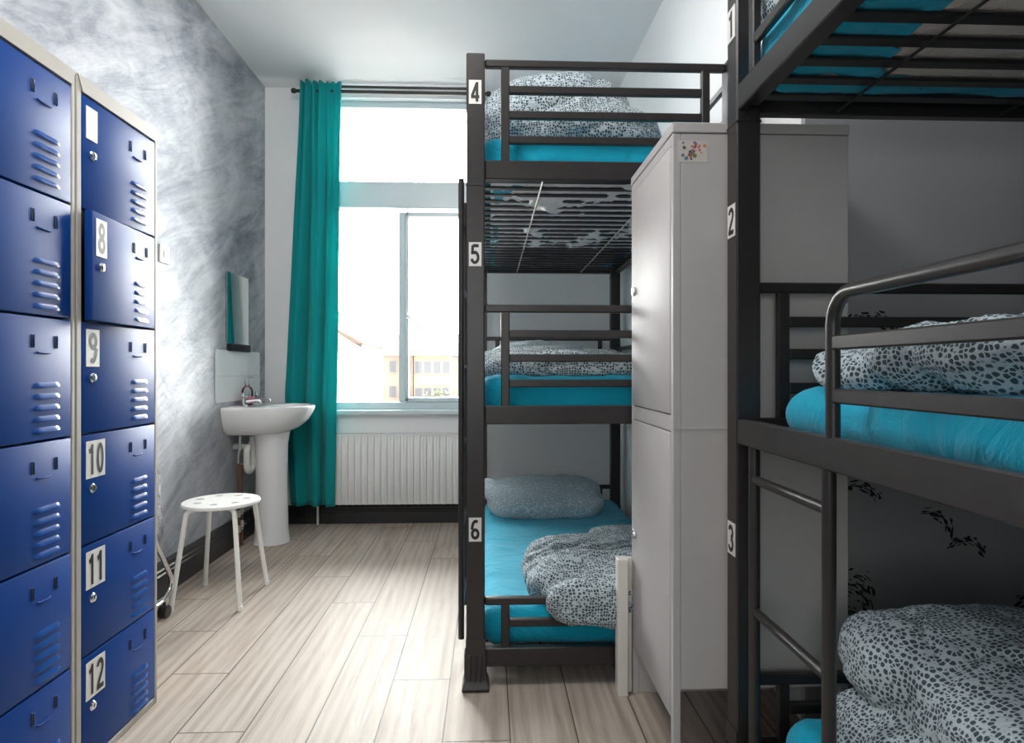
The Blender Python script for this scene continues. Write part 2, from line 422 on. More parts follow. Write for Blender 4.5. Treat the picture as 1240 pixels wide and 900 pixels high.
# ------------------------------------------------------------------ curtain and its pole
pole = thing('curtain_pole', 'black double curtain pole above the tall window', 'curtain pole', (0, 4.13, 2.9))
bm = B(); add_tube(bm, [(-1.29, -.03, 0), (-.015, -.03, 0)], .011, 14); obj('rod', bm, M['black_metal'], pole)
bm = B(); add_tube(bm, [(-1.25, .02, .055), (-.03, .02, .055)], .009, 14); obj('rod', bm, M['black_metal'], pole)
for x in (-1.295, -.005):
    bm = B(); add_lathe(bm, [(.010, -.016), (.017, -.010), (.017, .010), (.010, .016)], (x, -.03, 0), 16, axis='X'); obj('finial', bm, M['black_metal'], pole)
for x in (-1.22, -.04):
    bm = B(); add_box(bm, (x - .008, -.04, -.012), (x + .008, .098, .008), .002); add_box(bm, (x - .012, .09, -.14), (x + .012, .0995, .072), .002); add_box(bm, (x - .008, .01, .008), (x + .008, .03, .048), .002)
    obj('bracket', bm, M['black_metal'], pole)

def curtain():
    nu, nv = 150, 70; bm = B(); g = []
    zt, zb = 2.955, 0.155
    for j in range(nv + 1):
        t = j / nv; z = zt + (zb - zt) * t
        xl = -1.262 + (-1.372 + 1.262) * min(1, (t / .74)) ** 1.25
        if t > .74: xl += .04 * ((t - .74) / .26)
        xr = -.995 - .012 * math.sin(t * PI) - .033 * max(0, (t - .55) / .45)
        row = []
        for i in range(nu + 1):
            u = i / nu
            ph = u + .03 * noise.noise(Vector((u * 3, z * .7, 0))) + .02 * math.sin(3 * t + u * 5)
            hi = max(0, 1 - t * 1.5); lo_ = min(1, .25 + t * 1.3)
            y = 4.10 + .026 * hi * math.sin(2 * PI * 6.2 * ph) + .036 * lo_ * math.sin(2 * PI * (2.6 + .3 * math.sin(t * 2)) * ph + .8) + .012 * lo_ * math.sin(2 * PI * 5.3 * ph + 2) + .010 * math.sin(2 * PI * 13 * ph + 1) * hi ** 2 + .012 * noise.noise(Vector((u * 6, z * 1.5, 5)))
            y = min(y, 4.145)
            x = xl + (xr - xl) * u + .012 * math.sin(2 * PI * 6.2 * ph + 1.1) * (1 - .4 * t)
            if t < .03: y = 4.10 + (y - 4.10) * .8
            zz = z + (0.008 * math.sin(2 * PI * 12.4 * u) if j == 0 else 0) - .010 * u * t
            row.append(bm.verts.new((x, y, zz)))
        g.append(row)
    for j in range(nv):
        for i in range(nu): bm.faces.new((g[j][i], g[j][i + 1], g[j + 1][i + 1], g[j + 1][i]))
    o = obj('curtain', bm, M['curtain'], None, 180)
    s = o.modifiers.new('thick', 'SOLIDIFY'); s.thickness = .003
    return o
tag(curtain(), 'long teal curtain gathered at the left side of the window', 'curtain')

# ------------------------------------------------------------------ radiator
rad = thing('radiator', 'white ribbed panel radiator under the window', 'radiator', (0, 4.173, .14))
def radiator_panel():
    bm = B(); x0, x1, z0, z1 = -1.10, -.12, 0, .465
    prof = []; n = 21; p = (x1 - x0 - .06) / n; x = x0 + .03
    prof += [(x0, .0), (x0 + .006, -.012), (x0 + .02, -.014)]
    for i in range(n):
        for f, d in ((.0, -.014), (.18, -.014), (.3, -.030), (.7, -.030), (.82, -.014)): prof.append((x + p * (i + f), d))
    prof += [(x1 - .02, -.014), (x1 - .006, -.012), (x1, 0)]
    zs = [(z0, .3), (z0 + .012, .4), (z0 + .035, .45), (z0 + .06, 1), (z1 - .06, 1), (z1 - .035, .45), (z1 - .012, .4), (z1, .3)]
    g = [[bm.verts.new((px, -.01 + (d * k if d > -.02 or k == 1 else max(d * k, -.014)), z)) for px, d in prof] for z, k in zs]
    for a, b in zip(g, g[1:]):
        for i in range(len(prof) - 1): bm.faces.new((a[i], a[i + 1], b[i + 1], b[i]))
    add_box(bm, (x0, -.01, z0), (x1, .03, z1), .004)
    return obj('radiator_panel', bm, M['radiator_white'], rad, 40)
radiator_panel()
bm = B(); add_box(bm, (-1.105, -.02, .463), (-.115, .055, .475), .003)
for i in range(40): add_box(bm, (-1.09 + i * .0245, -.012, .475), (-1.09 + i * .0245 + .008, .05, .478))
obj('top_grille', bm, M['radiator_white'], rad)
bm = B(); add_tube(bm, [(-1.10, .01, .03), (-1.15, .01, .03)], .009); add_lathe(bm, [(.012, -.02), (.016, -.01), (.016, .03), (.011, .04)], (-1.16, .01, .03), 16); obj('valve', bm, M['radiator_white'], rad)
bm = B(); add_tube(bm, [(-1.16, .01, .03), (-1.16, .01, -.139)], .0075); obj('supply_pipe', bm, M['pipe_white'], rad)
for x in (-.9, -.3):
    bm = B(); add_box(bm, (x, .03, .08), (x + .03, .0565, .42), .002); obj('wall_bracket', bm, M['radiator_white'], rad)

# ------------------------------------------------------------------ washbasin group on the left wall
SY = 3.79
sink = thing('washbasin', 'white ceramic pedestal washbasin on the grey wall', 'washbasin', (XL, SY, 0))
def basin():
    bm = B(); n = 48
    def outline(w, d, p=2.4, x0=0.0):     # D shape: flat back on the wall, rounded front
        pts = []
        for i in range(n):
            a = -PI / 2 + PI * i / (n - 1)
            cx, cy = math.cos(a), math.sin(a)
            e = 2 / p
            pts.append((x0 + .02 + (d - .02) * abs(cx) ** e, w * math.copysign(abs(cy) ** e, cy)))
        return pts
    levels = []
    def ring(w, d, z, x0=0.003, p=2.4): levels.append([bm.verts.new((x0 + (0 if i in (0, n - 1) else px - 0), py, z)) for i, (px, py) in enumerate(outline(w, d, p))])
    ring(.10, .22, .66); ring(.17, .29, .668); ring(.215, .36, .70); ring(.240, .41, .745); ring(.252, .437, .79); ring(.258, .448, .815); ring(.256, .448, .829); ring(.248, .440, .834)
    for a, b in zip(levels, levels[1:]):
        for i in range(n): bm.faces.new((a[i], a[(i + 1) % n], b[(i + 1) % n], b[i]))
    bm.faces.new(levels[0][::-1])
    # rim to bowl
    top = levels[-1]; inner = []
    for s, z in ((1.0, .830), (.93, .80), (.78, .755), (.5, .722), (.16, .715)):
        rr = []
        for i in range(n):
            co = top[i].co; a = math.atan2(co.y, co.x - .27)
            px = .27 + .148 * s * math.cos(a); py = .215 * s * math.sin(a)
            rr.append(bm.verts.new((px, py, z)))
        inner.append(rr)
    seq = [top] + inner
    for a, b in zip(seq, seq[1:]):
        for i in range(n): bm.faces.new((a[i], a[(i + 1) % n], b[(i + 1) % n], b[i]))
    bm.faces.new(inner[-1])
    return obj('basin', bm, M['ceramic'], sink, 50)
basin()
bm = B()
rings = []
for z, rx, ry, cx in ((0, .108, .105, .2), (.02, .106, .102, .2), (.08, .098, .094, .2), (.4, .092, .088, .2), (.6, .096, .094, .2), (.675, .108, .115, .2)):
    rings.append([bm.verts.new((cx + rx * (math.cos(2 * PI * j / 36)) , ry * math.sin(2 * PI * j / 36), z)) for j in range(36)])
for a, b in zip(rings, rings[1:]):
    for j in range(36): bm.faces.new((a[j], a[(j + 1) % 36], b[(j + 1) % 36], b[j]))
bm.faces.new(rings[0][::-1]); bm.faces.new(rings[-1])
obj('pedestal', bm, M['ceramic'], sink, 50)
for dy in (-.10, .10):
    bm = B()
    add_lathe(bm, [(.022, .826), (.022, .836), (.013, .842), (.012, .872), (.016, .876), (.016, .884)], (.075, dy, 0), 18)
    add_tube(bm, [(.075, dy, .862), (.105, dy * .9, .866), (.15, dy * .8, .868), (.165, dy * .78, .862), (.168, dy * .77, .850)], .0095, 12)
    tp = obj('tap', bm, M['chrome'], sink)
    bm = B(); add_lathe(bm, [(.012, .884), (.021, .888), (.023, .898), (.020, .910), (.008, .915)], (.075, dy, 0), 12); obj('tap_head', bm, M['chrome'], tp)
bm = B(); add_lathe(bm, [(.022, .716), (.022, .720), (.008, .722)], (.27, 0, 0), 18); obj('drain', bm, M['chrome'], sink)
bm = B(); add_tube(bm, [(.05, 0, .831), (.052, 0, .839), (.1, .06, .843)], .0035); obj('plug_chain', bm, M['chrome'], sink)

# plumbing behind the pedestal
pl = thing('plumbing', 'white waste trap and thin water pipes beside the basin pedestal', 'pipes', (XL, SY, 0))
bm = B()
add_tube(bm, [(.10, -.04, .65), (.10, -.04, .49)] + arc((.10, -.085, .49), .045, 0, -PI, (0, 1, 0), (0, 0, 1), 8) + [(.10, -.13, .53)] + arc((.10, -.10, .56), .03, PI, PI / 2, (0, 1, 0), (0, 0, 1), 4) + [(.04, -.07, .59), (.002, -.07, .59)], .018, 14)
add_lathe(bm, [(.024, -.015), (.024, .015)], (.10, -.04, .60), 16); add_lathe(bm, [(.024, -.015), (.024, .015)], (.10, -.04, .50), 16)
obj('waste_trap', bm, M['pipe_white'], pl)
bm = B(); add_tube(bm, [(.075, -.16, .665), (.075, -.165, .60), (.06, -.155, .55), (.055, -.14, .50)], .0075); obj('flexible_hose', bm, M['steel'], pl)
bm = B(); add_tube(bm, [(.055, -.14, .50), (.05, -.125, .28), (.05, -.115, .001)], .0075); obj('supply_pipe', bm, M['copper'], pl)
bm = B(); add_tube(bm, [(.05, -.075, .48), (.05, -.075, .001)], .0075); obj('supply_pipe', bm, M['copper'], pl)
for dy, z in ((-.121, .2), (-.118, .11), (-.075, .22), (-.075, .13)):
    bm = B(); add_lathe(bm, [(.008, -.022), (.013, -.018), (.013, .018), (.008, .022)], (.05, dy, z), 12); add_tube(bm, [(.05, dy, z), (.075, dy, z)], .005, 8); obj('valve', bm, M['steel'], pl)

sp = thing('splashback', 'white tiled splashback above the basin', 'splashback', (XL, 3.467, .862))
for i in range(3):
    for j in range(2):
        w, h = .647 / 3, .303 / 2
        boxobj('tile', (.0005, i * w + .0005, j * h + .0005), (.009, (i + 1) * w - .0005, (j + 1) * h - .0005), M['tile'], sp, .001)
mir = thing('mirror', 'frameless rectangular mirror reflecting the teal curtain', 'mirror', (XL, 3.606, 1.205))
boxobj('mirror_glass', (.004, 0, 0), (.010, .314, .42), M['mirror'], mir, .001)
boxobj('mirror_back', (.0005, .004, .004), (.004, .31, .416), M['black_plastic'], mir, 0)
boxobj('bottom_clip', (.0005, .012, -.045), (.026, .31, -.001), M['black_plastic'], mir, .004)

bot = thing('soap_bottle', 'clear pump soap bottle with pink label behind the taps', 'bottle', (XL + .055, SY - .005, .8345))
bm = B(); add_lathe(bm, [(.030, 0), (.033, .004), (.033, .085), (.028, .105), (.013, .118), (.012, .130)], n=24); obj('bottle_body', bm, M['bottle'], bot, 40)
bm = B(); add_lathe(bm, [(.0335, .012), (.0337, .014), (.0337, .05), (.0335, .052)], n=24); obj('label', bm, M['pink_label'], bot, 40)
bm = B(); add_lathe(bm, [(.014, .128), (.014, .144), (.005, .146), (.005, .165), (.010, .166), (.010, .176)], n=16); add_tube(bm, [(0, 0, .171), (.04, -.005, .168)], .004, 8); obj('pump', bm, M['steel'], bot, 40)

sw = thing('light_switch', 'small white wall switch beside the lockers', 'switch', (XL, 2.93, 1.55))
boxobj('switch_plate', (.0005, -.043, 0), (.008, .043, .086), M['switch'], sw, .003)
boxobj('rocker', (.008, -.012, .025), (.012, .012, .06), M['switch'], sw, .001)

# ------------------------------------------------------------------ stool
st = thing('stool', 'round white stool with pierced seat beside the grey wall', 'stool', (-1.235, 2.87, 0), math.radians(0))
def stool_seat():
    bm = B(); R = .168; n = 64
    holes = [(.105 * math.cos(2 * PI * k / 7 + .3), .105 * math.sin(2 * PI * k / 7 + .3), .019) for k in range(7)]
    me = None
    def prism_disc(b, cx, cy, r, z0, z1, m=40): add_prism(b, [(cx + r * math.cos(2 * PI * i / m), cy + r * math.sin(2 * PI * i / m), z0) for i in range(m)], (0, 0, z1 - z0))
    add_lathe(bm, [(R - .010, .432), (R - .002, .434), (R, .440), (R - .003, .448), (R - .012, .450)], n=n)
    o = obj('seat', bm, [M['stool_white'], M['stool_white']], st, 40)
    cb = B()
    for h in holes: prism_disc(cb, *h, .40, .48, 20)
    cm = bpy.data.meshes.new('cut'); bmesh.ops.recalc_face_normals(cb, faces=cb.faces[:]); cb.to_mesh(cm); cb.free()
    co = bpy.data.objects.new('cut', cm); COL.objects.link(co); co.parent = st
    md = o.modifiers.new('holes', 'BOOLEAN'); md.operation = 'DIFFERENCE'; md.solver = 'EXACT'; md.object = co
    bpy.context.view_layer.update()
    dg = bpy.context.evaluated_depsgraph_get()
    new = bpy.data.meshes.new_from_object(o.evaluated_get(dg))
    o.modifiers.clear(); o.data = new
    bpy.data.objects.remove(co)
    for p in new.polygons: p.use_smooth = True
    new.set_sharp_from_angle(angle=math.radians(40))
stool_seat()
for sx in (-1, 1):
    for sy in (-1, 1):
        d = Vector((sx * .92, sy, 0)).normalized()
        bm = B()
        p = [d * .05 + Vector((0, 0, .424)), d * .130 + Vector((0, 0, .424))] + [d * (.130 + .028 * math.sin(a)) + Vector((0, 0, .396 + .028 * math.cos(a))) for a in (.35, .7, 1.05, 1.4)] + [d * .218 + Vector((0, 0, .012))]
        add_tube(bm, p, .0105, 12)
        lg = obj('leg', bm, M['stool_white'], st, 50)
        bm = B(); e = d * .2195; add_lathe(bm, [(.0125, 0), (.0128, .012), (.0115, .02)], (e.x, e.y, 0), 12); obj('foot_cap', bm, M['stool_white'], lg)

# ------------------------------------------------------------------ castor chair under film, mostly hidden behind the lockers
ch = thing('folded_trolley', 'folded chrome trolley on castors wrapped in clear film, mostly hidden behind the lockers', 'trolley', (-1.44, 2.35, 0))
for xo in (-.03, .065):
    bm = B()
    p = [Vector((xo, y, z)) for y, z in ((-.30, .07), (-.34, .11), (-.30, .17), (-.1, .62), (.0, .66), (.09, .62), (.21, .36), (.325, .185), (.350, .145), (.340, .105), (.29, .075), (.1, .07), (-.30, .07))]
    q = []
    for a, b in zip(p, p[1:]): q += [a.lerp(b, .2), a.lerp(b, .8)]
    add_tube(bm, q, .010, 10); obj('side_frame', bm, M['chrome'], ch, 60)
    for y in (-.26, .29):
        bm = B(); add_lathe(bm, [(.006, .052), (.006, .066)], (xo, y, 0), 10)
        for d in (-1, 1): add_tube(bm, [(xo + d * .004, y, .0265), (xo + d * .017, y, .0265)], .026, 18)
        obj('castor', bm, M['black_plastic'], ch)
for y, z in ((-.1, .62), (.0, .07)):
    bm = B(); add_tube(bm, [(-.03, y, z), (.065, y, z)], .008, 10); obj('cross_bar', bm, M['chrome'], ch)
bm = B(); rings = []
for j in range(34):
    t_ = j / 33; z = .20 + t_ * .56
    ring = []
    for i in range(64):
        a = 2 * PI * i / 64; n = noise.noise(Vector((math.cos(a) * 4, math.sin(a) * 4, z * 5))) * .020 + noise.noise(Vector((math.cos(a) * 13, math.sin(a) * 13, z * 15))) * .008
        k = min(1, .62 + t_ * 1.6) * (1 - .35 * max(0, t_ - .75) / .25)
        ring.append(bm.verts.new((max((.078 * k + n) * math.cos(a) + .012, -.082), (.335 * k + n) * math.sin(a) - .0, z)))
    rings.append(ring)
for a, b in zip(rings, rings[1:]):
    for j in range(64): bm.faces.new((a[j], a[(j + 1) % 64], b[(j + 1) % 64], b[j]))
bm.faces.new(rings[-1])
obj('clear_film', bm, M['film'], ch, 180)

# ------------------------------------------------------------------ number plates
def ell(cx, cy, rx, ry, a0, a1, n=14):
    return [(cx + rx * math.cos(math.radians(a0 + (a1 - a0) * i / n)), cy + ry * math.sin(math.radians(a0 + (a1 - a0) * i / n))) for i in range(n + 1)]
# stroke centre lines of condensed numerals in a box 1 wide, 2 high
STROKES = {
    '0': [ell(.5, 1, .36, .86, 90, 450, 28)],
    '1': [[(.12, 1.52), (.36, 1.62), (.56, 1.86)], [(.56, 2), (.56, 0)]],
    '2': [ell(.5, 1.45, .37, .41, 170, -10) + [(.74, 1.05), (.3, .5), (.14, .14)], [(.0, .14), (1, .14)]],
    '3': [ell(.46, 1.46, .36, .40, 165, -88), ell(.46, .55, .40, .42, 88, -165)],
    '4': [[(.72, 2), (.72, 0)], [(.72, 1.9), (.12, .56)], [(.0, .50), (1, .50)]],
    '5': [[(.92, 1.86), (.2, 1.86)], [(.2, 1.9), (.16, 1.0), (.3, 1.12)] + ell(.46, .66, .40, .52, 100, -165, 18)],
    '6': [ell(.5, .56, .36, .42, 90, 450, 22), ell(.56, 1.0, .44, .86, 60, 180, 12)],
    '7': [[(.06, 1.86), (.94, 1.86)], [(.84, 1.8), (.5, .8), (.42, 0)]],
    '8': [ell(.5, 1.48, .33, .38, 90, 450, 22), ell(.5, .56, .38, .42, 90, 450, 22)],
    '9': [ell(.5, 1.44, .36, .42, 90, 450, 22), ell(.44, 1.0, .44, .86, -120, 0, 12)],
}
def digit_ribbons(txt, sw=.33):
    """flat strokes: list of (layer, quads) in a -0.5..0.5 square"""
    n = len(txt); out = []; tot = n + .22 * (n - 1); layer = 0
    for d, ch in enumerate(txt):
        for st_ in STROKES[ch]:
            L = []; R_ = []
            for i, p in enumerate(st_):
                closed = st_[0] == st_[-1] or math.dist(st_[0], st_[-1]) < 1e-6
                a = st_[i - 1] if i else (st_[-2] if closed else p); b = st_[i + 1] if i < len(st_) - 1 else (st_[1] if closed else p)
                tx, ty = b[0] - a[0], b[1] - a[1]; l = math.hypot(tx, ty) or 1
                nx, ny = -ty / l * sw / 2, tx / l * sw / 2
                L.append((p[0] + nx, p[1] + ny)); R_.append((p[0] - nx, p[1] - ny))
            f = lambda q: ((q[0] + d * 1.22) / tot - .5, q[1] / 2 - .5)
            out.append((layer, [(f(L[i]), f(R_[i]), f(R_[i + 1]), f(L[i + 1])) for i in range(len(L) - 1)])); layer += 1
    return out
def number_plate(txt, c, right, up, nrm, w, h, parent, ink='ink', fill=(.66, .80), tilt=0.0):
    c, r, u, n = Vector(c), Vector(right), Vector(up), Vector(nrm)
    r, u = r * math.cos(tilt) + u * math.sin(tilt), u * math.cos(tilt) - r * math.sin(tilt)
    bm = B()
    add_prism(bm, [c - r * w / 2 - u * h / 2, c + r * w / 2 - u * h / 2, c + r * w / 2 + u * h / 2, c - r * w / 2 + u * h / 2], n * .0015)
    bmesh.ops.recalc_face_normals(bm, faces=bm.faces[:])
    if txt:
        for lay, quads in digit_ribbons(txt):
            for qd in quads:
                fc = bm.faces.new([bm.verts.new(c + r * (x * w * fill[0]) + u * (y * h * fill[1]) + n * (.0019 + lay * .00015)) for x, y in qd])
                fc.material_index = 1; fc.normal_update()
                if fc.normal.dot(n) < 0: fc.normal_flip()
    me = bpy.data.meshes.new('number_plate'); bm.to_mesh(me); bm.free()
    return link_mesh('number_plate', me, [M['plate'], M[ink]], parent, None)

# ------------------------------------------------------------------ lockers
SEAMS = [1.766, 1.466, 1.176, .882, .592, .302, .022]
def locker(y0, y1, label, nums):
    t = thing('locker', label, 'locker', (-1.05, (y0 + y1) / 2, 0), 0, 'tall blue six-door lockers')
    a, b = y0 - (y0 + y1) / 2, y1 - (y0 + y1) / 2
    bm = B(); D = XL + .025 + 1.05
    for lo, hi in (((D, a, 0), (-.012, a + .0012, 1.807)), ((D, b - .0012, 0), (-.012, b, 1.807)), ((D, a, 0), (D + .002, b, 1.807)), ((D, a, 1.803), (-.012, b, 1.807)), ((D, a, .01), (-.03, b, .018))): add_box(bm, lo, hi)
    for z in SEAMS[1:-1]: add_box(bm, (D, a, z - .001), (-.03, b, z + .001))
    obj('carcass', bm, M['locker_grey'], t)
    bm = B()
    add_box(bm, (-.016, a, 0), (0, a + .019, 1.807), .002); add_box(bm, (-.016, b - .013, 0), (0, b, 1.807), .002)
    obj('side_upright', bm, M['locker_grey'], t)
    bm = B(); add_prism(bm, [(-.014, a + .002, 1.807), (-.014, b - .002, 1.807), (-.014, b - .016, 1.768), (-.014, a + .021, 1.768)], (.017, 0, 0)); obj('top_fascia', bm, M['locker_grey'], t)
    bm = B(); add_box(bm, (-.016, a + .019, 0), (-.001, b - .013, .020), .002); obj('plinth', bm, M['locker_grey'], t)
    bm = B(); add_box(bm, (-.030, a + .012, .02), (-.026, b - .008, 1.77)); obj('recess', bm, M['dark_gap'], t)
    for k in range(6):
        z1, z0 = SEAMS[k] - .0025, SEAMS[k + 1] + .0025
        ya, yb = a + .021, b - .015
        W = yb - ya; H = z1 - z0
        hinge = bpy.data.objects.new('door', None)
        bm = B(); add_box(bm, (-.020, -W, 0), (0, 0, H), .003, 2)
        lip = 1
        # pressed louvres, raised and open underneath
        for q in range(5):
            zc = H * .62 - q * .0265 - .05
            u0, u1 = -W * .375, -W * .11
            pts = [(.0, zc + .008), (.006, zc - .003), (.0055, zc - .006), (.0, zc - .004)]
            n = 10; rr = []
            for i in range(n + 1):
                s = i / n; yy = u0 + (u1 - u0) * s; e = min(1, min(s, 1 - s) * 6) ** .5
                rr.append([bm.verts.new((-.0004 + px * e, yy, zc + (pz - zc) * (.45 + .55 * e))) for px, pz in pts])
            for p_, q_ in zip(rr, rr[1:]):
                for i in range(3):
                    f = bm.faces.new((p_[i], p_[i + 1], q_[i + 1], q_[i])); f.material_index = lip
        # card holder: two slots and a pressed tongue
        for yy in (-W * .385, -W * .165):
            add_box(bm, (-.001, yy - .0035, H * .80 - .014), (.0016, yy + .0035, H * .80 + .016), .001, 1, 2 if yy < -W * .3 else 2)
            add_box(bm, (-.001, yy + .0035, H * .80 - .014), (.0030, yy + .0065, H * .80 + .016), .001, 1, 1)
        add_tube(bm, [(.0005, -W * .34, H * .715), (.0025, -W * .31, H * .708), (.0025, -W * .24, H * .708), (.0005, -W * .21, H * .713)], .0022, 8, 0)
        d = obj('door', bm, [M['blue'], M['blue_lip'], M['dark_gap']], t, 40)
        d.location = (0, yb, z0)
        bpy.data.objects.remove(hinge)
        if nums and nums[k] == '8': d.rotation_euler = (0, 0, math.radians(4.2))
        lk = B(); add_lathe(lk, [(.0125, .0), (.0125, .003), (.010, .006), (.008, .0065), (.0035, .0065), (.003, .005)], (0, -W * .885, H * .50), 20, axis='X'); add_box(lk, (.005, -W * .885 - .0012, H * .5 - .005), (.0069, -W * .885 + .0012, H * .5 + .005), 0, 1, 1)
        obj('lock', lk, [M['chrome'], M['dark_gap']], d)
        if nums:
            tx = nums[k]; w = .054 if len(tx) < 2 else .078
            if k == 0: w = .046
            number_plate(tx, (.0002, -W + .014 + w / 2, H - .016 - .05), (0, 1, 0), (0, 0, 1), (1, 0, 0), w if k != 1 else .05, .098 if k else .085, d, 'faded_ink' if tx == '8' else 'ink', (.62 if len(tx) < 2 else .80, .82))
    return t
locker(1.596, 1.975, 'blue locker with number stickers beside the grey wall', ['', '8', '9', '10', '11', '12'])
locker(1.212, 1.591, 'blue locker without number stickers, cut off at the photo edge', None)

# ------------------------------------------------------------------ bunk beds
LEV = [(.070, .131), (.870, .931), (1.680, 1.742)]
def bunk(origin, s, label, nums, plate_side, ladder_kind):
    t = thing('bunk_bed', label, 'bunk bed', origin, 0, 'black metal triple bunk beds')
    W, L, hp = .868, 1.95, .03
    bk = M['black_metal']
    def bx(name, lo, hi, bev=.003, par=t, mat=bk):
        return boxobj(name, (lo[0], lo[1] * s, lo[2]), (hi[0], hi[1] * s, hi[2]), mat, par, bev)
    posts = []
    for x in (0, W):
        for y in (0, L):
            p = bx('post', (x - hp, y - hp, .03), (x + hp, y + hp, 2.088), .004); posts.append(p)
            bm = B()
            for z0, z1, r in ((0, .014, .044),): add_box(bm, (x - r, y * s - r, z0), (x + r, y * s + r, z1), .003)
            vs = []
            for z, r in ((.014, .043), (.03, .037), (.05, .0322), (.17, .0315)):
                vs.append([bm.verts.new((x + r * sx, y * s + r * sy, z)) for sx, sy in ((-1, -1), (1, -1), (1, 1), (-1, 1))])
            for a, b in zip(vs, vs[1:]):
                for j in range(4): bm.faces.new((a[j], a[(j + 1) % 4], b[(j + 1) % 4], b[j]))
            bm.faces.new(vs[-1])
            for q in (-.018, 0, .018):
                add_box(bm, (x + q - .004, y * s - .037, .02), (x + q + .004, y * s + .037, .12), .002); add_box(bm, (x - .037, y * s + q - .004, .02), (x + .037, y * s + q + .004, .12), .002)
            obj('foot', bm, bk, p)
            boxobj('post_joint', (x - .0312, y * s - .0312, 1.652), (x + .0312, y * s + .0312, 1.658), M['slat_metal'], p, .001)
    for lv, (z0, z1) in enumerate(LEV):
        for x in (-.028, W + .004): bx('side_rail', (x, hp + .0005, z0), (x + .024, L - hp - .0005, z1))
        if True:
            for x in (-.004, W - .016): bx('slat_ledge', (x, hp + .02, z0 + .004), (x + .02, L - hp - .02, z0 + .010), .001)
        for y in (0, L): bx('end_rail', (hp + .0005, y - .014, z0), (W - hp - .0005, y + .014, z1))
        # end guards
        hs = {0: (.284, .211), 1: (1.253, 1.169, 1.089, 1.005), 2: (2.064, 1.979, 1.896, 1.813)}[lv]
        for y in (0, L):
            bm = B()
            add_box(bm, (hp, (y - .011) * s, hs[0] - .013), (W - hp, (y + .011) * s, hs[0] + .013), .004)
            for x in (.098, W - .098): add_box(bm, (x - .014, (y - .0105) * s, z1 - .002), (x + .014, (y + .0105) * s, hs[0] - .01), .003)
            for z in hs[1:]: add_box(bm, (.098 + .013, (y - .010) * s, z - .013), (W - .098 - .013, (y + .010) * s, z + .013), .003)
            obj('end_guard', bm, bk, t)
        n = 23
        for i in range(n):
            y = .068 + (L - .136) * i / (n - 1)
            bx('slat', (.0, y - .0155, z0 + .0145), (W, y + .0155, z0 + .0222), .002, t, M['slat_metal'])
        for x in (.225, .64):
            bm = B(); add_tube(bm, [(x, .02 * s, z0 + .006), (x, (L - .02) * s, z0 + .006)], .0034, 8); obj('slat_wire', bm, M['steel'] if lv == 2 and plate_side == 'Y' else M['slat_metal'], t)
    # aisle-side guard, top bed: straight bars the whole length; wall side the same
    for x in (-.016, W + .016):
        bm = B()
        for y in (.10, .68, 1.27, L - .10): add_box(bm, (x - .010, (y - .013) * s, 1.740), (x + .010, (y + .013) * s, 2.05), .003)
        for z in (2.055, 1.93, 1.812): add_box(bm, (x - .009, .09 * s, z - .012), (x + .009, (L - .09) * s, z + .012), .003)
        obj('side_guard', bm, bk, t)
    # middle bed: bent tube guard starting after the ladder gap
    x = -.018; ya, yb = .425, L - .06; r = .055; zt = 1.185
    bm = B()
    path = [(x, ya * s, .929), (x, ya * s, zt - r)] + [Vector((x, (ya + r - r * math.cos(a)) * s, zt - r + r * math.sin(a))) for a in (.26, .52, .79, 1.05, 1.31)] + [(x, (ya + r) * s, zt), (x, (yb - r) * s, zt)] + [Vector((x, (yb - r + r * math.sin(a)) * s, zt - r + r * math.cos(a))) for a in (.26, .52, .79, 1.05, 1.31)] + [(x, yb * s, zt - r), (x, yb * s, .929)]
    add_tube(bm, path, .0125, 16)
    for z in (1.098, 1.004): add_box(bm, (x - .0085, (ya + .008) * s, z - .013), (x + .0085, (yb - .008) * s, z + .013), .003)
    obj('tube_guard', bm, bk, t)
    bm = B(); x = W + .016
    for z in (1.185, 1.004): add_box(bm, (x - .008, .03 * s, z - .012), (x + .008, (L - .03) * s, z + .012), .003)
    for y in (.10, .98, L - .1): add_box(bm, (x - .008, (y - .013) * s, .929), (x + .008, (y + .013) * s, 1.19), .003)
    obj('side_guard', bm, bk, t)
    # ladder
    if ladder_kind == 'lower':
        ld = bpy.data.objects.new('ladder', None); COL.objects.link(ld); ld.parent = t
        for y in (.092, .405):
            bm = B(); add_tube(bm, [(-.014, y * s, .132), (-.014, y * s, .871)], .0125, 14); obj('upright', bm, bk, ld)
        for z in (.795, .49):
            bm = B(); add_tube(bm, [(-.014, .092 * s, z), (-.014, .405 * s, z)], .0105, 14); obj('rung', bm, bk, ld)
    else:
        ld = bpy.data.objects.new('ladder', None); COL.objects.link(ld); ld.parent = t
        for y in (.095, .405):
            bm = B(); add_tube(bm, [(-.052, y * s, .118), (-.052, y * s, 1.712)], .0105, 14); obj('upright', bm, bk, ld)
        for k in range(6):
            bm = B(); add_tube(bm, [(-.052, .095 * s, .22 + k * .28), (-.052, .405 * s, .22 + k * .28)], .009, 12); obj('rung', bm, bk, ld)
    for tx, z in nums:
        if plate_side == 'Y': number_plate(tx, (-.001, -hp * s - .0002 * s, z), (1, 0, 0), (0, 0, 1), (0, -1, 0), .041, .078, posts[0], 'ink', (.66, .82))
        else: number_plate(tx, (-hp - .0002, 0, z), (0, -1, 0), (0, 0, 1), (-1, 0, 0), .046, .080, posts[0], 'ink', (.66, .82))
    return t
FAR = (-.045, 2.03, 0); NEAR = (.630, 1.492, 0)
bunk(FAR, 1, 'black triple bunk bed beside the window, numbered 4, 5 and 6', [('4', 1.958), ('5', 1.428), ('6', .528)], 'Y', 'tall')
bunk(NEAR, -1, 'black triple bunk bed nearest the camera, numbered 1, 2 and 3', [('1', 1.905), ('2', 1.418), ('3', .633)], 'X', 'lower')

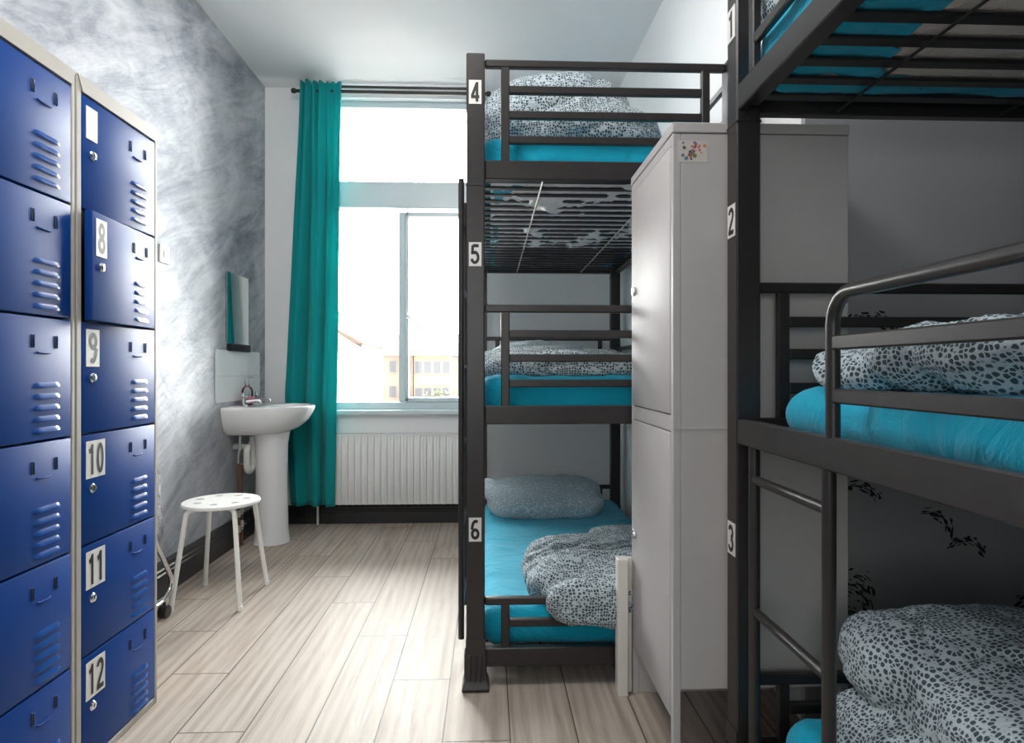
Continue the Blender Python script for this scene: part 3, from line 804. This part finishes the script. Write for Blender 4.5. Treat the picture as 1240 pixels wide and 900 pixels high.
# ------------------------------------------------------------------ mattresses with fitted sheets
def rounded_slab(bm, w, l, h, r, rv, nx, ny, nz, amp, seed, keep=None):
    """closed rounded box from a subdivided cube, wrinkled by noise"""
    cube = {}
    def vert(i, j, k):
        key = (i, j, k)
        if key in cube: return cube[key]
        x = (i / nx - .5) * w; y = (j / ny - .5) * l; z = (k / nz) * h
        cx = max(-w / 2 + r, min(w / 2 - r, x)); cy = max(-l / 2 + r, min(l / 2 - r, y)); cz = max(rv, min(h - rv, z))
        d = Vector(((x - cx) / r, (y - cy) / r, (z - cz) / rv))
        m = max(abs(d.x), abs(d.y), abs(d.z))
        if m > 1e-6 and d.length > 1e-6: d = d * (m / d.length)
        p = Vector((cx + d.x * r, cy + d.y * r, cz + d.z * rv))
        if amp:
            q = p + Vector((seed * 3.1, seed * 1.7, 0))
            a = noise.noise(Vector((q.x * 6, q.y * 3, q.z * 6))); b = noise.noise(Vector((q.x * 9 + q.y * 6, q.y * 13 - q.x * 5, q.z * 9)))
            rid = (1 - abs(noise.noise(Vector((q.x * 5 + q.y * 3 + 2 * a, q.y * 4, q.z * 4))))) ** 5
            n = d if d.length > .1 else Vector((0, 0, 1 if k > nz / 2 else -1))
            p += n.normalized() * amp * (a * .9 + b * .35 + rid * .8)
        v = bm.verts.new(p); cube[key] = v; return v
    def face(ids):
        f = [vert(*q) for q in ids]
        c = sum((v.co for v in f), Vector()) / 4
        if keep is None or keep(c): bm.faces.new(f)
    for i in range(nx):
        for j in range(ny):
            face([(i, j, nz), (i + 1, j, nz), (i + 1, j + 1, nz), (i, j + 1, nz)]); face([(i, j, 0), (i, j + 1, 0), (i + 1, j + 1, 0), (i + 1, j, 0)])
    for i in range(nx):
        for k in range(nz):
            face([(i, 0, k), (i + 1, 0, k), (i + 1, 0, k + 1), (i, 0, k + 1)]); face([(i, ny, k), (i, ny, k + 1), (i + 1, ny, k + 1), (i + 1, ny, k)])
    for j in range(ny):
        for k in range(nz):
            face([(0, j, k), (0, j, k + 1), (0, j + 1, k + 1), (0, j + 1, k)]); face([(nx, j, k), (nx, j + 1, k), (nx, j + 1, k + 1), (nx, j, k + 1)])

def mattress(c, h, label, w=.80, l=1.82, seed=1, under='mattress', rv=.045, marg=.13, film_cover=False):
    t = thing('mattress', label, 'mattress', c, 0, 'mattresses with turquoise sheets')
    bm = B(); rounded_slab(bm, w - .012, l - .012, h - .008, .05, rv * .9, 16, 36, 6, 0, seed)
    bmesh.ops.translate(bm, verts=bm.verts[:], vec=(0, 0, .004)); obj('mattress_core', bm, M[under], t, 180)
    def keep(p):
        if p.z > .012: return True
        q = .035 * noise.noise(Vector((p.x * 3 + seed, p.y * 2.2, 0)))
        ax, ay = w / 2 - marg * 1.35 + q, l / 2 - marg * .9 + q
        return (abs(p.x) / ax) ** 7 + (abs(p.y) / ay) ** 7 > 1
    bm = B(); rounded_slab(bm, w, l, h, .06, rv, 60, 130, 10, .0062, seed, keep)
    loose = [v for v in bm.verts if not v.link_faces]; bmesh.ops.delete(bm, geom=loose, context='VERTS')
    obj('fitted_sheet', bm, M['sheet'], t, 180)
    return t
xf, yf = FAR[0] + .434, FAR[1] + .975
xn, yn = NEAR[0] + .434, NEAR[1] - .975
zs = [z0 + .0225 for z0, z1 in LEV]
mattress((xf, yf, zs[2]), .158, 'turquoise sheeted mattress on the top bed 4', w=.835, seed=1, marg=.05)
mattress((xf, yf, zs[1]), .135, 'turquoise sheeted mattress on the middle bed 5', w=.835, seed=2)
mattress((xf, yf, zs[0]), .130, 'turquoise sheeted mattress on the bottom bed 6', w=.835, seed=3)
mattress((xn, yn, zs[2]), .150, 'turquoise sheeted mattress on overhead bed 1, pale underside showing between slats', seed=4, under='mattress_underside', marg=.13, w=.86, l=1.87)
mattress((xn + .005, yn - .03, zs[1]), .118, 'turquoise sheeted mattress on bed 2 behind the tube guard', seed=5, rv=.055)
mattress((xn + .005, yn - .03, zs[0]), .165, 'turquoise sheeted mattress on the lowest near bed 3', seed=6, rv=.06)

# loose clear wrapper of the bed 4 mattress, sagging between the slats
def wrapper():
    bm = B(); nx, ny = 110, 200; g = []
    z = LEV[2][0]
    for j in range(ny + 1):
        row = []
        for i in range(nx + 1):
            x = FAR[0] + .05 + .76 * i / nx; y = FAR[1] + .06 + 1.2 * j / ny
            e = min(1, j / 8, (ny - j) / 40)
            n = noise.noise(Vector((x * 5 + 3, y * 4.0, 1))) + .55 * noise.noise(Vector((x * 15, y * 13, 3))) + .3 * noise.noise(Vector((x * 38, y * 34, 3)))
            sag = max(0, n - .20) * .034 * e
            row.append(bm.verts.new((x, y, z + .0205 - sag + .002 * noise.noise(Vector((x * 40, y * 40, 0))))))
        g.append(row)
    for j in range(ny):
        for i in range(nx): bm.faces.new((g[j][i], g[j][i + 1], g[j + 1][i + 1], g[j + 1][i]))
    o = obj('mattress_wrapper', bm, M['wrap'], None, 180)
    tag(o, 'crumpled white plastic wrapper sagging between the slats under bed 4', 'wrapper')
M['wrap'] = plain('white_plastic_film', srgb(226, 230, 234), 0.3, bump=.5, bscale=40, var=.04)
wrapper()

# ------------------------------------------------------------------ duvets and pillows
def superell(bm, c, r, rot=(0, 0, 0), p=2.6, n=40, m=24):
    R = Matrix.Rotation(rot[2], 3, 'Z') @ Matrix.Rotation(rot[1], 3, 'Y') @ Matrix.Rotation(rot[0], 3, 'X')
    c = Vector(c); e = 2 / p; g = []
    def f(v): return math.copysign(abs(v) ** e, v)
    for j in range(1, m):
        th = -PI / 2 + PI * j / m; row = []
        for i in range(n):
            a = 2 * PI * i / n
            row.append(bm.verts.new(c + R @ Vector((r[0] * f(math.cos(th)) * f(math.cos(a)), r[1] * f(math.cos(th)) * f(math.sin(a)), r[2] * f(math.sin(th))))))
        g.append(row)
    for a, b in zip(g, g[1:]):
        for i in range(n): bm.faces.new((a[i], a[(i + 1) % n], b[(i + 1) % n], b[i]))
    bot = bm.verts.new(c + R @ Vector((0, 0, -r[2]))); top = bm.verts.new(c + R @ Vector((0, 0, r[2])))
    for i in range(n):
        bm.faces.new((g[0][(i + 1) % n], g[0][i], bot)); bm.faces.new((g[-1][i], g[-1][(i + 1) % n], top))

def soft(name, label, cat, lobes, group, vox=.012, wr=.008, seed=0, floor=None, dirv=(1, 1, 1), smooth_it=5, mat='spot', fine=1.0):
    bm = B()
    for l in lobes: superell(bm, *l)
    bmesh.ops.recalc_face_normals(bm, faces=bm.faces[:])
    me = bpy.data.meshes.new(name); bm.to_mesh(me); bm.free()
    o = bpy.data.objects.new(name, me); COL.objects.link(o)
    r = o.modifiers.new('r', 'REMESH'); r.mode = 'VOXEL'; r.voxel_size = vox
    sm = o.modifiers.new('s', 'SMOOTH'); sm.factor = .5; sm.iterations = smooth_it
    bpy.context.view_layer.update()
    new = bpy.data.meshes.new_from_object(o.evaluated_get(bpy.context.evaluated_depsgraph_get()))
    o.modifiers.clear(); o.data = new
    nm = [v.normal.copy() for v in new.vertices]
    dx, dy, dz = dirv
    for v, n in zip(new.vertices, nm):
        p = v.co + Vector((seed * 5.3, seed * 2.9, seed))
        q = Vector((p.x * dx, p.y * dy, p.z * dz))
        w = noise.noise_vector(q * 3.0) * .5
        a = noise.noise(q * 4 + w); b = noise.noise(q * 9 + w * 2.2)
        rid = (1 - abs(noise.noise(q * 5.5 + w * 2))) ** 4; rid2 = (1 - abs(noise.noise(q * 11 + w * 3))) ** 4
        cr = (1 - abs(noise.noise(q * 3.4 + w * 2.5 + Vector((9, 3, 1))))) ** 9
        d = wr * (a * 1.2 + b * .4 * fine + rid * 1.0 + rid2 * .5 * fine - cr * 1.5)
        v.co += n * d
    if floor:
        for v in new.vertices:
            fz = floor(v.co)
            if v.co.z < fz: v.co.z = fz + (v.co.z - fz) * .04
    new.materials.append(M[mat])
    for p in new.polygons: p.use_smooth = True
    # rest the object's origin at its base
    zmin = min(v.co.z for v in new.vertices); cx = sum(v.co.x for v in new.vertices) / len(new.vertices); cy = sum(v.co.y for v in new.vertices) / len(new.vertices)
    off = Vector((cx, cy, zmin)); new.transform(Matrix.Translation(-off)); o.location = off
    return tag(o, label, cat, group)

DG = 'spotted grey and white duvets'
z4, z5, z6 = zs[2] + .160, zs[1] + .137, zs[0] + .133
z1_, z2_, z3_ = zs[2] + .152, zs[1] + .120, zs[0] + .168
soft('duvet', 'spotted duvet heaped in a rounded mound on bed 4', 'duvet',
     [((.27, 2.50, z4 + .14), (.31, .30, .19), (0, 0, 0), 2.4), ((.46, 2.45, z4 + .08), (.20, .28, .11), (0, .15, .1), 2.4), ((.10, 2.45, z4 + .09), (.14, .26, .13), (0, 0, 0), 2.4), ((.35, 2.36, z4 + .05), (.30, .2, .07), (0, 0, 0), 3)],
     DG, wr=.013, seed=1, floor=lambda c: z4, dirv=(.9, 1.3, 1.6))
soft('duvet', 'spotted duvet spread flat across bed 5', 'duvet',
     [((.39, 2.55, z5 + .030), (.405, .42, .045), (0, 0, 0), 4), ((.14, 2.45, z5 + .050), (.2, .3, .045), (0, -.12, .3), 2.6), ((.56, 2.75, z5 + .05), (.26, .3, .045), (0, .1, -.2), 2.6), ((.05, 2.85, z5 + .05), (.12, .26, .05), (0, 0, 0), 2.4)],
     DG, wr=.011, seed=2, floor=lambda c: z5, dirv=(.8, 1.5, 1.5))
soft('pillow', 'pale spotted pillow at the far end of bed 5', 'pillow', [((.28, 3.30, z5 + .085), (.30, .19, .085), (.1, 0, .03), 2.3)], 'spotted pillows', wr=.008, seed=9, mat='spot_pale', floor=lambda c: z5)
soft('duvet', 'spotted duvet thrown over the end rail of bed 6', 'duvet',
     [((.46, 2.36, z6 + .055), (.33, .34, .075), (0, -.03, 0), 2.8), ((.62, 2.55, z6 + .06), (.19, .26, .075), (0, .05, .2), 2.6), ((.42, 2.14, z6 + .075), (.26, .15, .075), (.25, 0, 0), 2.6), ((.40, 2.02, z6 + .055), (.215, .055, .075), (0, 0, .02), 3), ((.50, 2.025, z6 + .02), (.20, .042, .055), (0, 0, .0), 3)],
     DG, wr=.010, seed=3, floor=lambda c: z6 if c.y > 2.085 else -9, dirv=(1, 1.6, 1.4))
soft('pillow', 'pale spotted pillow lying at the head of bed 6', 'pillow', [((.325, 3.55, z6 + .085), (.335, .195, .082), (.26, .0, .02), 3.3), ((.03, 3.53, z6 + .125), (.075, .13, .035), (.3, .25, .35), 2.4)], 'spotted pillows', wr=.007, seed=4, mat='spot_pale', floor=lambda c: z6)
soft('duvet', 'spotted duvet on bed 2 behind the tube guard', 'duvet',
     [((1.06, .72, z2_ + .04), (.36, .52, .06), (0, 0, 0), 3), ((.86, .82, z2_ + .055), (.18, .42, .06), (0, .05, .06), 2.4), ((1.1, .62, z2_ + .085), (.25, .40, .05), (0, .05, .1), 2.4), ((.80, 1.20, z2_ + .035), (.12, .13, .05), (0, 0, .3), 2.3), ((.95, .5, z2_ + .09), (.2, .2, .05), (0, -.2, .3), 2.3)],
     DG, wr=.012, seed=5, floor=lambda c: z2_, dirv=(1.2, .9, 1.5))
soft('duvet', 'thick spotted duvet folded in layers on the low near bed 3', 'duvet',
     [((1.12, .78, z3_ + .20), (.40, .54, .095), (0, .0, -.04), 3), ((1.12, .80, z3_ + .07), (.44, .56, .075), (0, 0, .02), 3), ((.84, .80, z3_ + .185), (.10, .50, .10), (0, 0, -.05), 2.3), ((.77, .84, z3_ + .075), (.09, .46, .075), (0, 0, .04), 2.3), ((.745, 1.10, z3_ + .05), (.085, .14, .06), (0, 0, .1), 2.3), ((.845, 1.18, z3_ + .20), (.12, .14, .092), (0, 0, 0), 2.5), ((1.0, 1.1, z3_ + .21), (.25, .2, .095), (0, 0, 0), 2.8)],
     DG, wr=.0075, seed=6, floor=lambda c: z3_, dirv=(1.3, .8, 1.3), vox=.010)
soft('duvet', 'spotted duvet edge showing through the guard of overhead bed 1', 'duvet',
     [((.98, .80, z1_ + .08), (.33, .50, .10), (0, 0, 0), 2.6), ((.770, 1.25, z1_ + .075), (.134, .235, .095), (0, 0, 0), 5)],
     DG, wr=.010, seed=7, floor=lambda c: z1_)

# ------------------------------------------------------------------ wardrobe and low board
wd = thing('wardrobe', 'tall white two-door wardrobe standing between the bunk beds', 'wardrobe', (.466, 1.535, 0))
Wd, Dp, Hh = .455, .450, 1.679      # x, y, z extents
cw = M['cab_white']
bm = B()
add_box(bm, (.0205, 0, .237), (Wd, .016, Hh - .028), .0015)              # side towards the camera
add_box(bm, (.0205, Dp - .016, 0), (Wd, Dp, Hh - .028), .0015)             # far side
add_box(bm, (Wd - .010, .016, .237), (Wd, Dp - .016, Hh - .028), 0); add_box(bm, (.017, .016, .238), (Wd - .01, Dp - .016, .252), 0); add_box(bm, (.004, .016, .90), (Wd - .01, Dp - .016, .915), 0)
add_box(bm, (.0, -.0015, .899), (Wd, .0, .9025), 0)
obj('carcass', bm, cw, wd)
for y0 in (0, Dp - .018):
    bm = B(); add_box(bm, (0, y0, 0), (.02, y0 + .018, Hh - .028), .0015); obj('front_stile', bm, cw, wd)
bm = B(); add_box(bm, (Wd - .02, 0, 0), (Wd, .018, .2365), .001); obj('leg', bm, cw, wd)
bm = B(); add_box(bm, (-.002, -.002, Hh - .026), (Wd + .002, Dp + .002, Hh), .002); obj('top_panel', bm, cw, wd)
bm = B(); add_box(bm, (.001, .0185, .892), (.016, Dp - .0185, .934), .001); obj('middle_rail', bm, cw, wd)
bm = B(); add_box(bm, (.0, .0185, 1.624), (.016, Dp - .0185, Hh - .028), .001); obj('top_rail', bm, cw, wd)
def wdoor(z0, z1, zl):
    d = boxobj('door', (-.002, .0205, z0), (.016, Dp - .0205, z1), cw, wd, .0018, 2)
    bm = B(); add_box(bm, (-.005, Dp - .05, zl - .012), (-.002, Dp - .022, zl + .012), .0008); add_lathe(bm, [(.011, -.011), (.013, -.008), (.013, -.003), (.010, -.002)], (0, Dp - .055, zl), 18, axis='X')
    obj('hasp', bm, M['steel'], d)
wdoor(.937, 1.622, 1.30); wdoor(.160, .889, .525)
# sheet of little coloured stickers
bm = B(); add_prism(bm, [(.014, -.0006, 1.578), (.088, -.0006, 1.578), (.088, -.0006, 1.633), (.014, -.0006, 1.633)], (0, .0005, 0))
cols = [srgb(196, 78, 66), srgb(120, 132, 70), srgb(86, 74, 66), srgb(222, 132, 86), srgb(96, 122, 160), srgb(70, 88, 70), srgb(168, 92, 104)]
mm = [plain('sticker_sheet', srgb(206, 198, 192), .5)] + [plain('sticker_colour_%d' % i, c, .5) for i, c in enumerate(cols)]
rnd = random.Random(5)
for k in range(30):
    a = rnd.uniform(0, 2 * PI); cx, cz = .051 + rnd.uniform(-.032, .032), 1.6055 + rnd.uniform(-.023, .023); r = rnd.uniform(.0018, .0052)
    if k < 4: cx, cz, r = .051 + rnd.uniform(-.008, .008), 1.594 + k * .004, .006
    vs = [bm.verts.new((cx + r * rnd.uniform(.6, 1.2) * math.cos(2 * PI * q / 9), -.0009 - k * .00001, cz + r * rnd.uniform(.6, 1.2) * math.sin(2 * PI * q / 9))) for q in range(9)]
    f = bm.faces.new(vs); f.material_index = 1 + rnd.randrange(len(cols))
me = bpy.data.meshes.new('sticker'); bm.to_mesh(me); bm.free(); so = link_mesh('sticker', me, mm, wd); so['label'] = 'sheet of small colourful stickers'

bd = thing('low_board', 'low white board standing between wardrobe and bed 6', 'board', (.412, 1.945, 0))
boxobj('stile', (0, 0, 0), (.034, .042, .442), M['board_white'], bd, .002)
boxobj('web', (.034, .022, .004), (.0505, .040, .440), M['board_white'], bd, .001)

# ------------------------------------------------------------------ street outside
GZ = -4.4
M['road'] = plain('pale_road', srgb(140, 138, 136), .9, var=.05, bscale=2)
M['brick'] = plain('pale_brick', srgb(142, 122, 110), .9, var=.12, bscale=8)
M['render_wall'] = plain('cream_render', srgb(140, 126, 104), .9, var=.05, bscale=5)
M['stone'] = plain('stone_wall', srgb(120, 115, 108), .9, var=.08, bscale=6)
M['roof'] = plain('slate_roof', srgb(64, 62, 66), .8, var=.1, bscale=12)
M['red_roof'] = plain('tile_roof', srgb(118, 96, 84), .8, var=.1, bscale=12)
M['pane_dark'] = plain('house_window', srgb(84, 86, 92), .2)
M['leaf'] = plain('tree_leaves', srgb(94, 102, 76), .9, var=.3, bscale=20)
M['bark'] = plain('tree_bark', srgb(110, 98, 88), .9)
M['car_paint'] = plain('car_paint', srgb(86, 92, 100), .3)
M['car_paint_pale'] = plain('car_paint_pale', srgb(178, 178, 178), .3)
M['hill'] = plain('far_hillside', srgb(138, 134, 120), .95, var=.12, bscale=1)
bm = B(); add_box(bm, (-90, 5.5, GZ - .2), (60, 170, GZ)); struct('ground_outside', bm, M['road'])
bm = B()
prof = [(-80, GZ), (-60, 5.0), (-40, 7.6), (-25, 7.0), (-12, 5.2), (0, 4.2), (20, 3.0), (45, GZ)]
add_prism(bm, [(x, 150, z) for x, z in prof], (0, 15, 0)); tag(obj('hills', bm, M['hill']), kind='structure')
def house(label, x0, x1, y0, y1, ze, zr, wall, roof, side, nwin, ridge='Y', rows=2, fence=False):
    t = thing('house', label, 'house', ((x0 + x1) / 2, (y0 + y1) / 2, GZ), 0, 'houses along the street')
    ox, oy = (x0 + x1) / 2, (y0 + y1) / 2; a, b = (x1 - x0) / 2, (y1 - y0) / 2; e = ze - GZ; r = zr - GZ
    bm = B(); add_box(bm, (-a, -b, 0), (a, b, e)); obj('wall', bm, M[wall], t)
    bm = B(); o = .25
    if ridge == 'Y': add_prism(bm, [(-a - o, -b - o, e), (a + o, -b - o, e), (0, -b - o, r)], (0, 2 * b + 2 * o, 0))
    else: add_prism(bm, [(-a - o, -b - o, e), (-a - o, b + o, e), (-a - o, 0, r)], (2 * a + 2 * o, 0, 0))
    obj('roof', bm, M[roof], t)
    bm = B(); add_box(bm, (-.4, b - 1.2, r - .8), (.4, b - .4, r + .9), .03); obj('chimney', bm, M[wall], t)
    for k in range(nwin):
        for q in range(rows):
            z0 = e - 1.9 - q * 2.7; 
            if z0 < .3: continue
            f = (k + .5) / nwin
            for sd in side:
                if sd == 'X': lo, hi = (a - .02, -b + 2 * b * f - .45, z0), (a + .06, -b + 2 * b * f + .45, z0 + 1.4)
                else: lo, hi = (-a + 2 * a * f - .45, -b - .06, z0), (-a + 2 * a * f + .45, -b + .02, z0 + 1.4)
                w = boxobj('window', lo, hi, M['stone'], t, 0)
                if sd == 'X': boxobj('pane', (hi[0] - .01, lo[1] + .1, z0 + .1), (hi[0] + .01, hi[1] - .1, z0 + 1.3), M['pane_dark'], w, 0)
                else: boxobj('pane', (lo[0] + .1, lo[1] - .01, z0 + .1), (hi[0] - .1, lo[1] + .01, z0 + 1.3), M['pane_dark'], w, 0)
    return t
house('cream house with tall windows nearest on the left of the street', -15.5, -8.2, 26, 33, 2.9, 5.4, 'render_wall', 'red_roof', 'XY', 3)
house('brick house second on the left of the street', -15.5, -8.4, 33.6, 41, 2.3, 4.6, 'brick', 'roof', 'XY', 3)
house('stone house third on the left of the street', -15.5, -8.6, 41.6, 50, 2.8, 4.8, 'stone', 'red_roof', 'XY', 4)
house('brick house at the far end of the street, left of the mullion', -12.5, -8.2, 66, 74, 2.6, 4.6, 'brick', 'roof', 'XY', 3, 'X')
house('cream gabled house facing the window behind the casement', -7.6, -3.9, 62, 70, 2.5, 4.6, 'render_wall', 'red_roof', 'Y', 4, 'X')
house('grey house beyond the tree on the right of the street', -3.0, 2.2, 50, 58, 2.2, 4.2, 'stone', 'roof', 'Y', 3, 'X')
house('low yellow shop with wide front below the cream house', -7.9, -5.9, 12, 21, -1.1, -.2, 'render_wall', 'red_roof', 'XY', 4, 'Y', 1)
def car(label, x, y, rz, paint):
    t = thing('car', label, 'car', (x, y, GZ), rz, 'parked cars in the street')
    bm = B(); pr = [(-2, .3), (2, .3), (2.05, .7), (1.9, .85), (1.0, .95), (.5, 1.42), (-1.1, 1.45), (-1.8, 1.0), (-2.05, .9)]
    add_prism(bm, [(px, -.85, pz) for px, pz in pr], (0, 1.7, 0)); bmesh.ops.bevel(bm, geom=bm.edges[:], offset=.06, segments=2, affect='EDGES'); obj('car_body', bm, M[paint], t)
    for s in (-1, 1):
        bm = B(); add_prism(bm, [(.85, s * .856, .98), (.45, s * .856, 1.36), (-1.0, s * .856, 1.38), (-1.5, s * .856, 1.0)], (0, s * .008, 0)); obj('side_glass', bm, M['pane_dark'], t)
        for px in (-1.25, 1.25):
            bm = B(); add_tube(bm, [(px, s * .70, .31), (px, s * .88, .31)], .31, 18); obj('wheel', bm, M['pane_dark'], t)
car('grey car parked under the tree', -4.4, 40, .3, 'car_paint')
car('pale car nearest in the street', -3.3, 33, 1.4, 'car_paint_pale')
tree = thing('street_tree', 'small round leafy tree on the right of the street', 'tree', (-3.6, 46, GZ))
bm = B(); add_tube(bm, [(0, 0, 0), (.05, 0, 1.4), (0, .1, 2.6)], .14, 10); obj('trunk', bm, M['bark'], tree)
bm = B()
for k in range(420):
    v = Vector((random.gauss(0, 1), random.gauss(0, 1), random.gauss(0, 1))).normalized() * random.uniform(.5, 1.5)
    c = Vector((v.x * 1.1, v.y * 1.1, 2.9 + v.z * .8)); q = Vector((random.gauss(0, 1), random.gauss(0, 1), random.gauss(0, 1))).normalized(); d, u, w = frame_of(q); r = random.uniform(.1, .22)
    bm.faces.new([bm.verts.new(c + u * r), bm.verts.new(c + w * r * .6), bm.verts.new(c - u * r), bm.verts.new(c - w * r * .6)])
obj('crown', bm, M['leaf'], tree, None)

# ------------------------------------------------------------------ light
w = bpy.data.worlds.new('World'); S.world = w; w.use_nodes = True
bg = w.node_tree.nodes['Background']; bg.inputs['Color'].default_value = (1.0, 0.99, 0.975, 1); nt = w.node_tree; tcw = nt.nodes.new('ShaderNodeTexCoord'); spw = nt.nodes.new('ShaderNodeSeparateXYZ'); nt.links.new(tcw.outputs['Generated'], spw.inputs[0])
mr = nt.nodes.new('ShaderNodeMapRange'); mr.interpolation_type = 'SMOOTHSTEP'   # brighter sky on the street side, duller behind the house
for k_, v_ in (('From Min', -.75), ('From Max', .4), ('To Min', 1.5), ('To Max', 17.0)): mr.inputs[k_].default_value = v_
nt.links.new(spw.outputs['Y'], mr.inputs['Value']); nt.links.new(mr.outputs['Result'], bg.inputs['Strength'])
pd = bpy.data.lights.new('window_portal', 'AREA'); pd.shape = 'RECTANGLE'; pd.size = WX1 - WX0; pd.size_y = WZ1 - WZ0
pd.cycles.is_portal = True
po = bpy.data.objects.new('window_portal', pd); COL.objects.link(po); po.location = ((WX0 + WX1) / 2, YF + .24, (WZ0 + WZ1) / 2); po.rotation_euler = (math.radians(-90), 0, 0)
pd2 = bpy.data.lights.new('window_portal', 'AREA'); pd2.shape = 'RECTANGLE'; pd2.size = RX1 - RX0; pd2.size_y = RZ1 - RZ0; pd2.cycles.is_portal = True  # portal for the added rear window
po2 = bpy.data.objects.new('window_portal', pd2); COL.objects.link(po2); po2.location = ((RX0 + RX1) / 2, YB - .14, (RZ0 + RZ1) / 2); po2.rotation_euler = (math.radians(90), 0, 0)
pl_ = bpy.data.lights.new('fill_light', 'POINT'); pl_.energy = 19; pl_.shadow_soft_size = .22; pl_.color = (1, .97, .94)  # fill light added above the view
plo = bpy.data.objects.new('fill_light', pl_); COL.objects.link(plo); plo.location = (-.45, 1.25, 2.7)

# ------------------------------------------------------------------ camera
cam = bpy.data.cameras.new('Camera'); co = bpy.data.objects.new('Camera', cam); COL.objects.link(co)
cam.sensor_width = 36; cam.sensor_fit = 'HORIZONTAL'; cam.lens = 740 * 36 / 1240
cam.shift_y = -2 / 1240; cam.clip_start = .01; cam.clip_end = 400
co.location = (0, 0, 1.05); co.rotation_euler = (math.radians(90), 0, math.radians(-2.13))
S.camera = co
S.view_settings.view_transform = 'Standard'; S.view_settings.look = 'None'; S.view_settings.gamma = 1; S.view_settings.use_curve_mapping = False
S.view_settings.exposure = 1.5
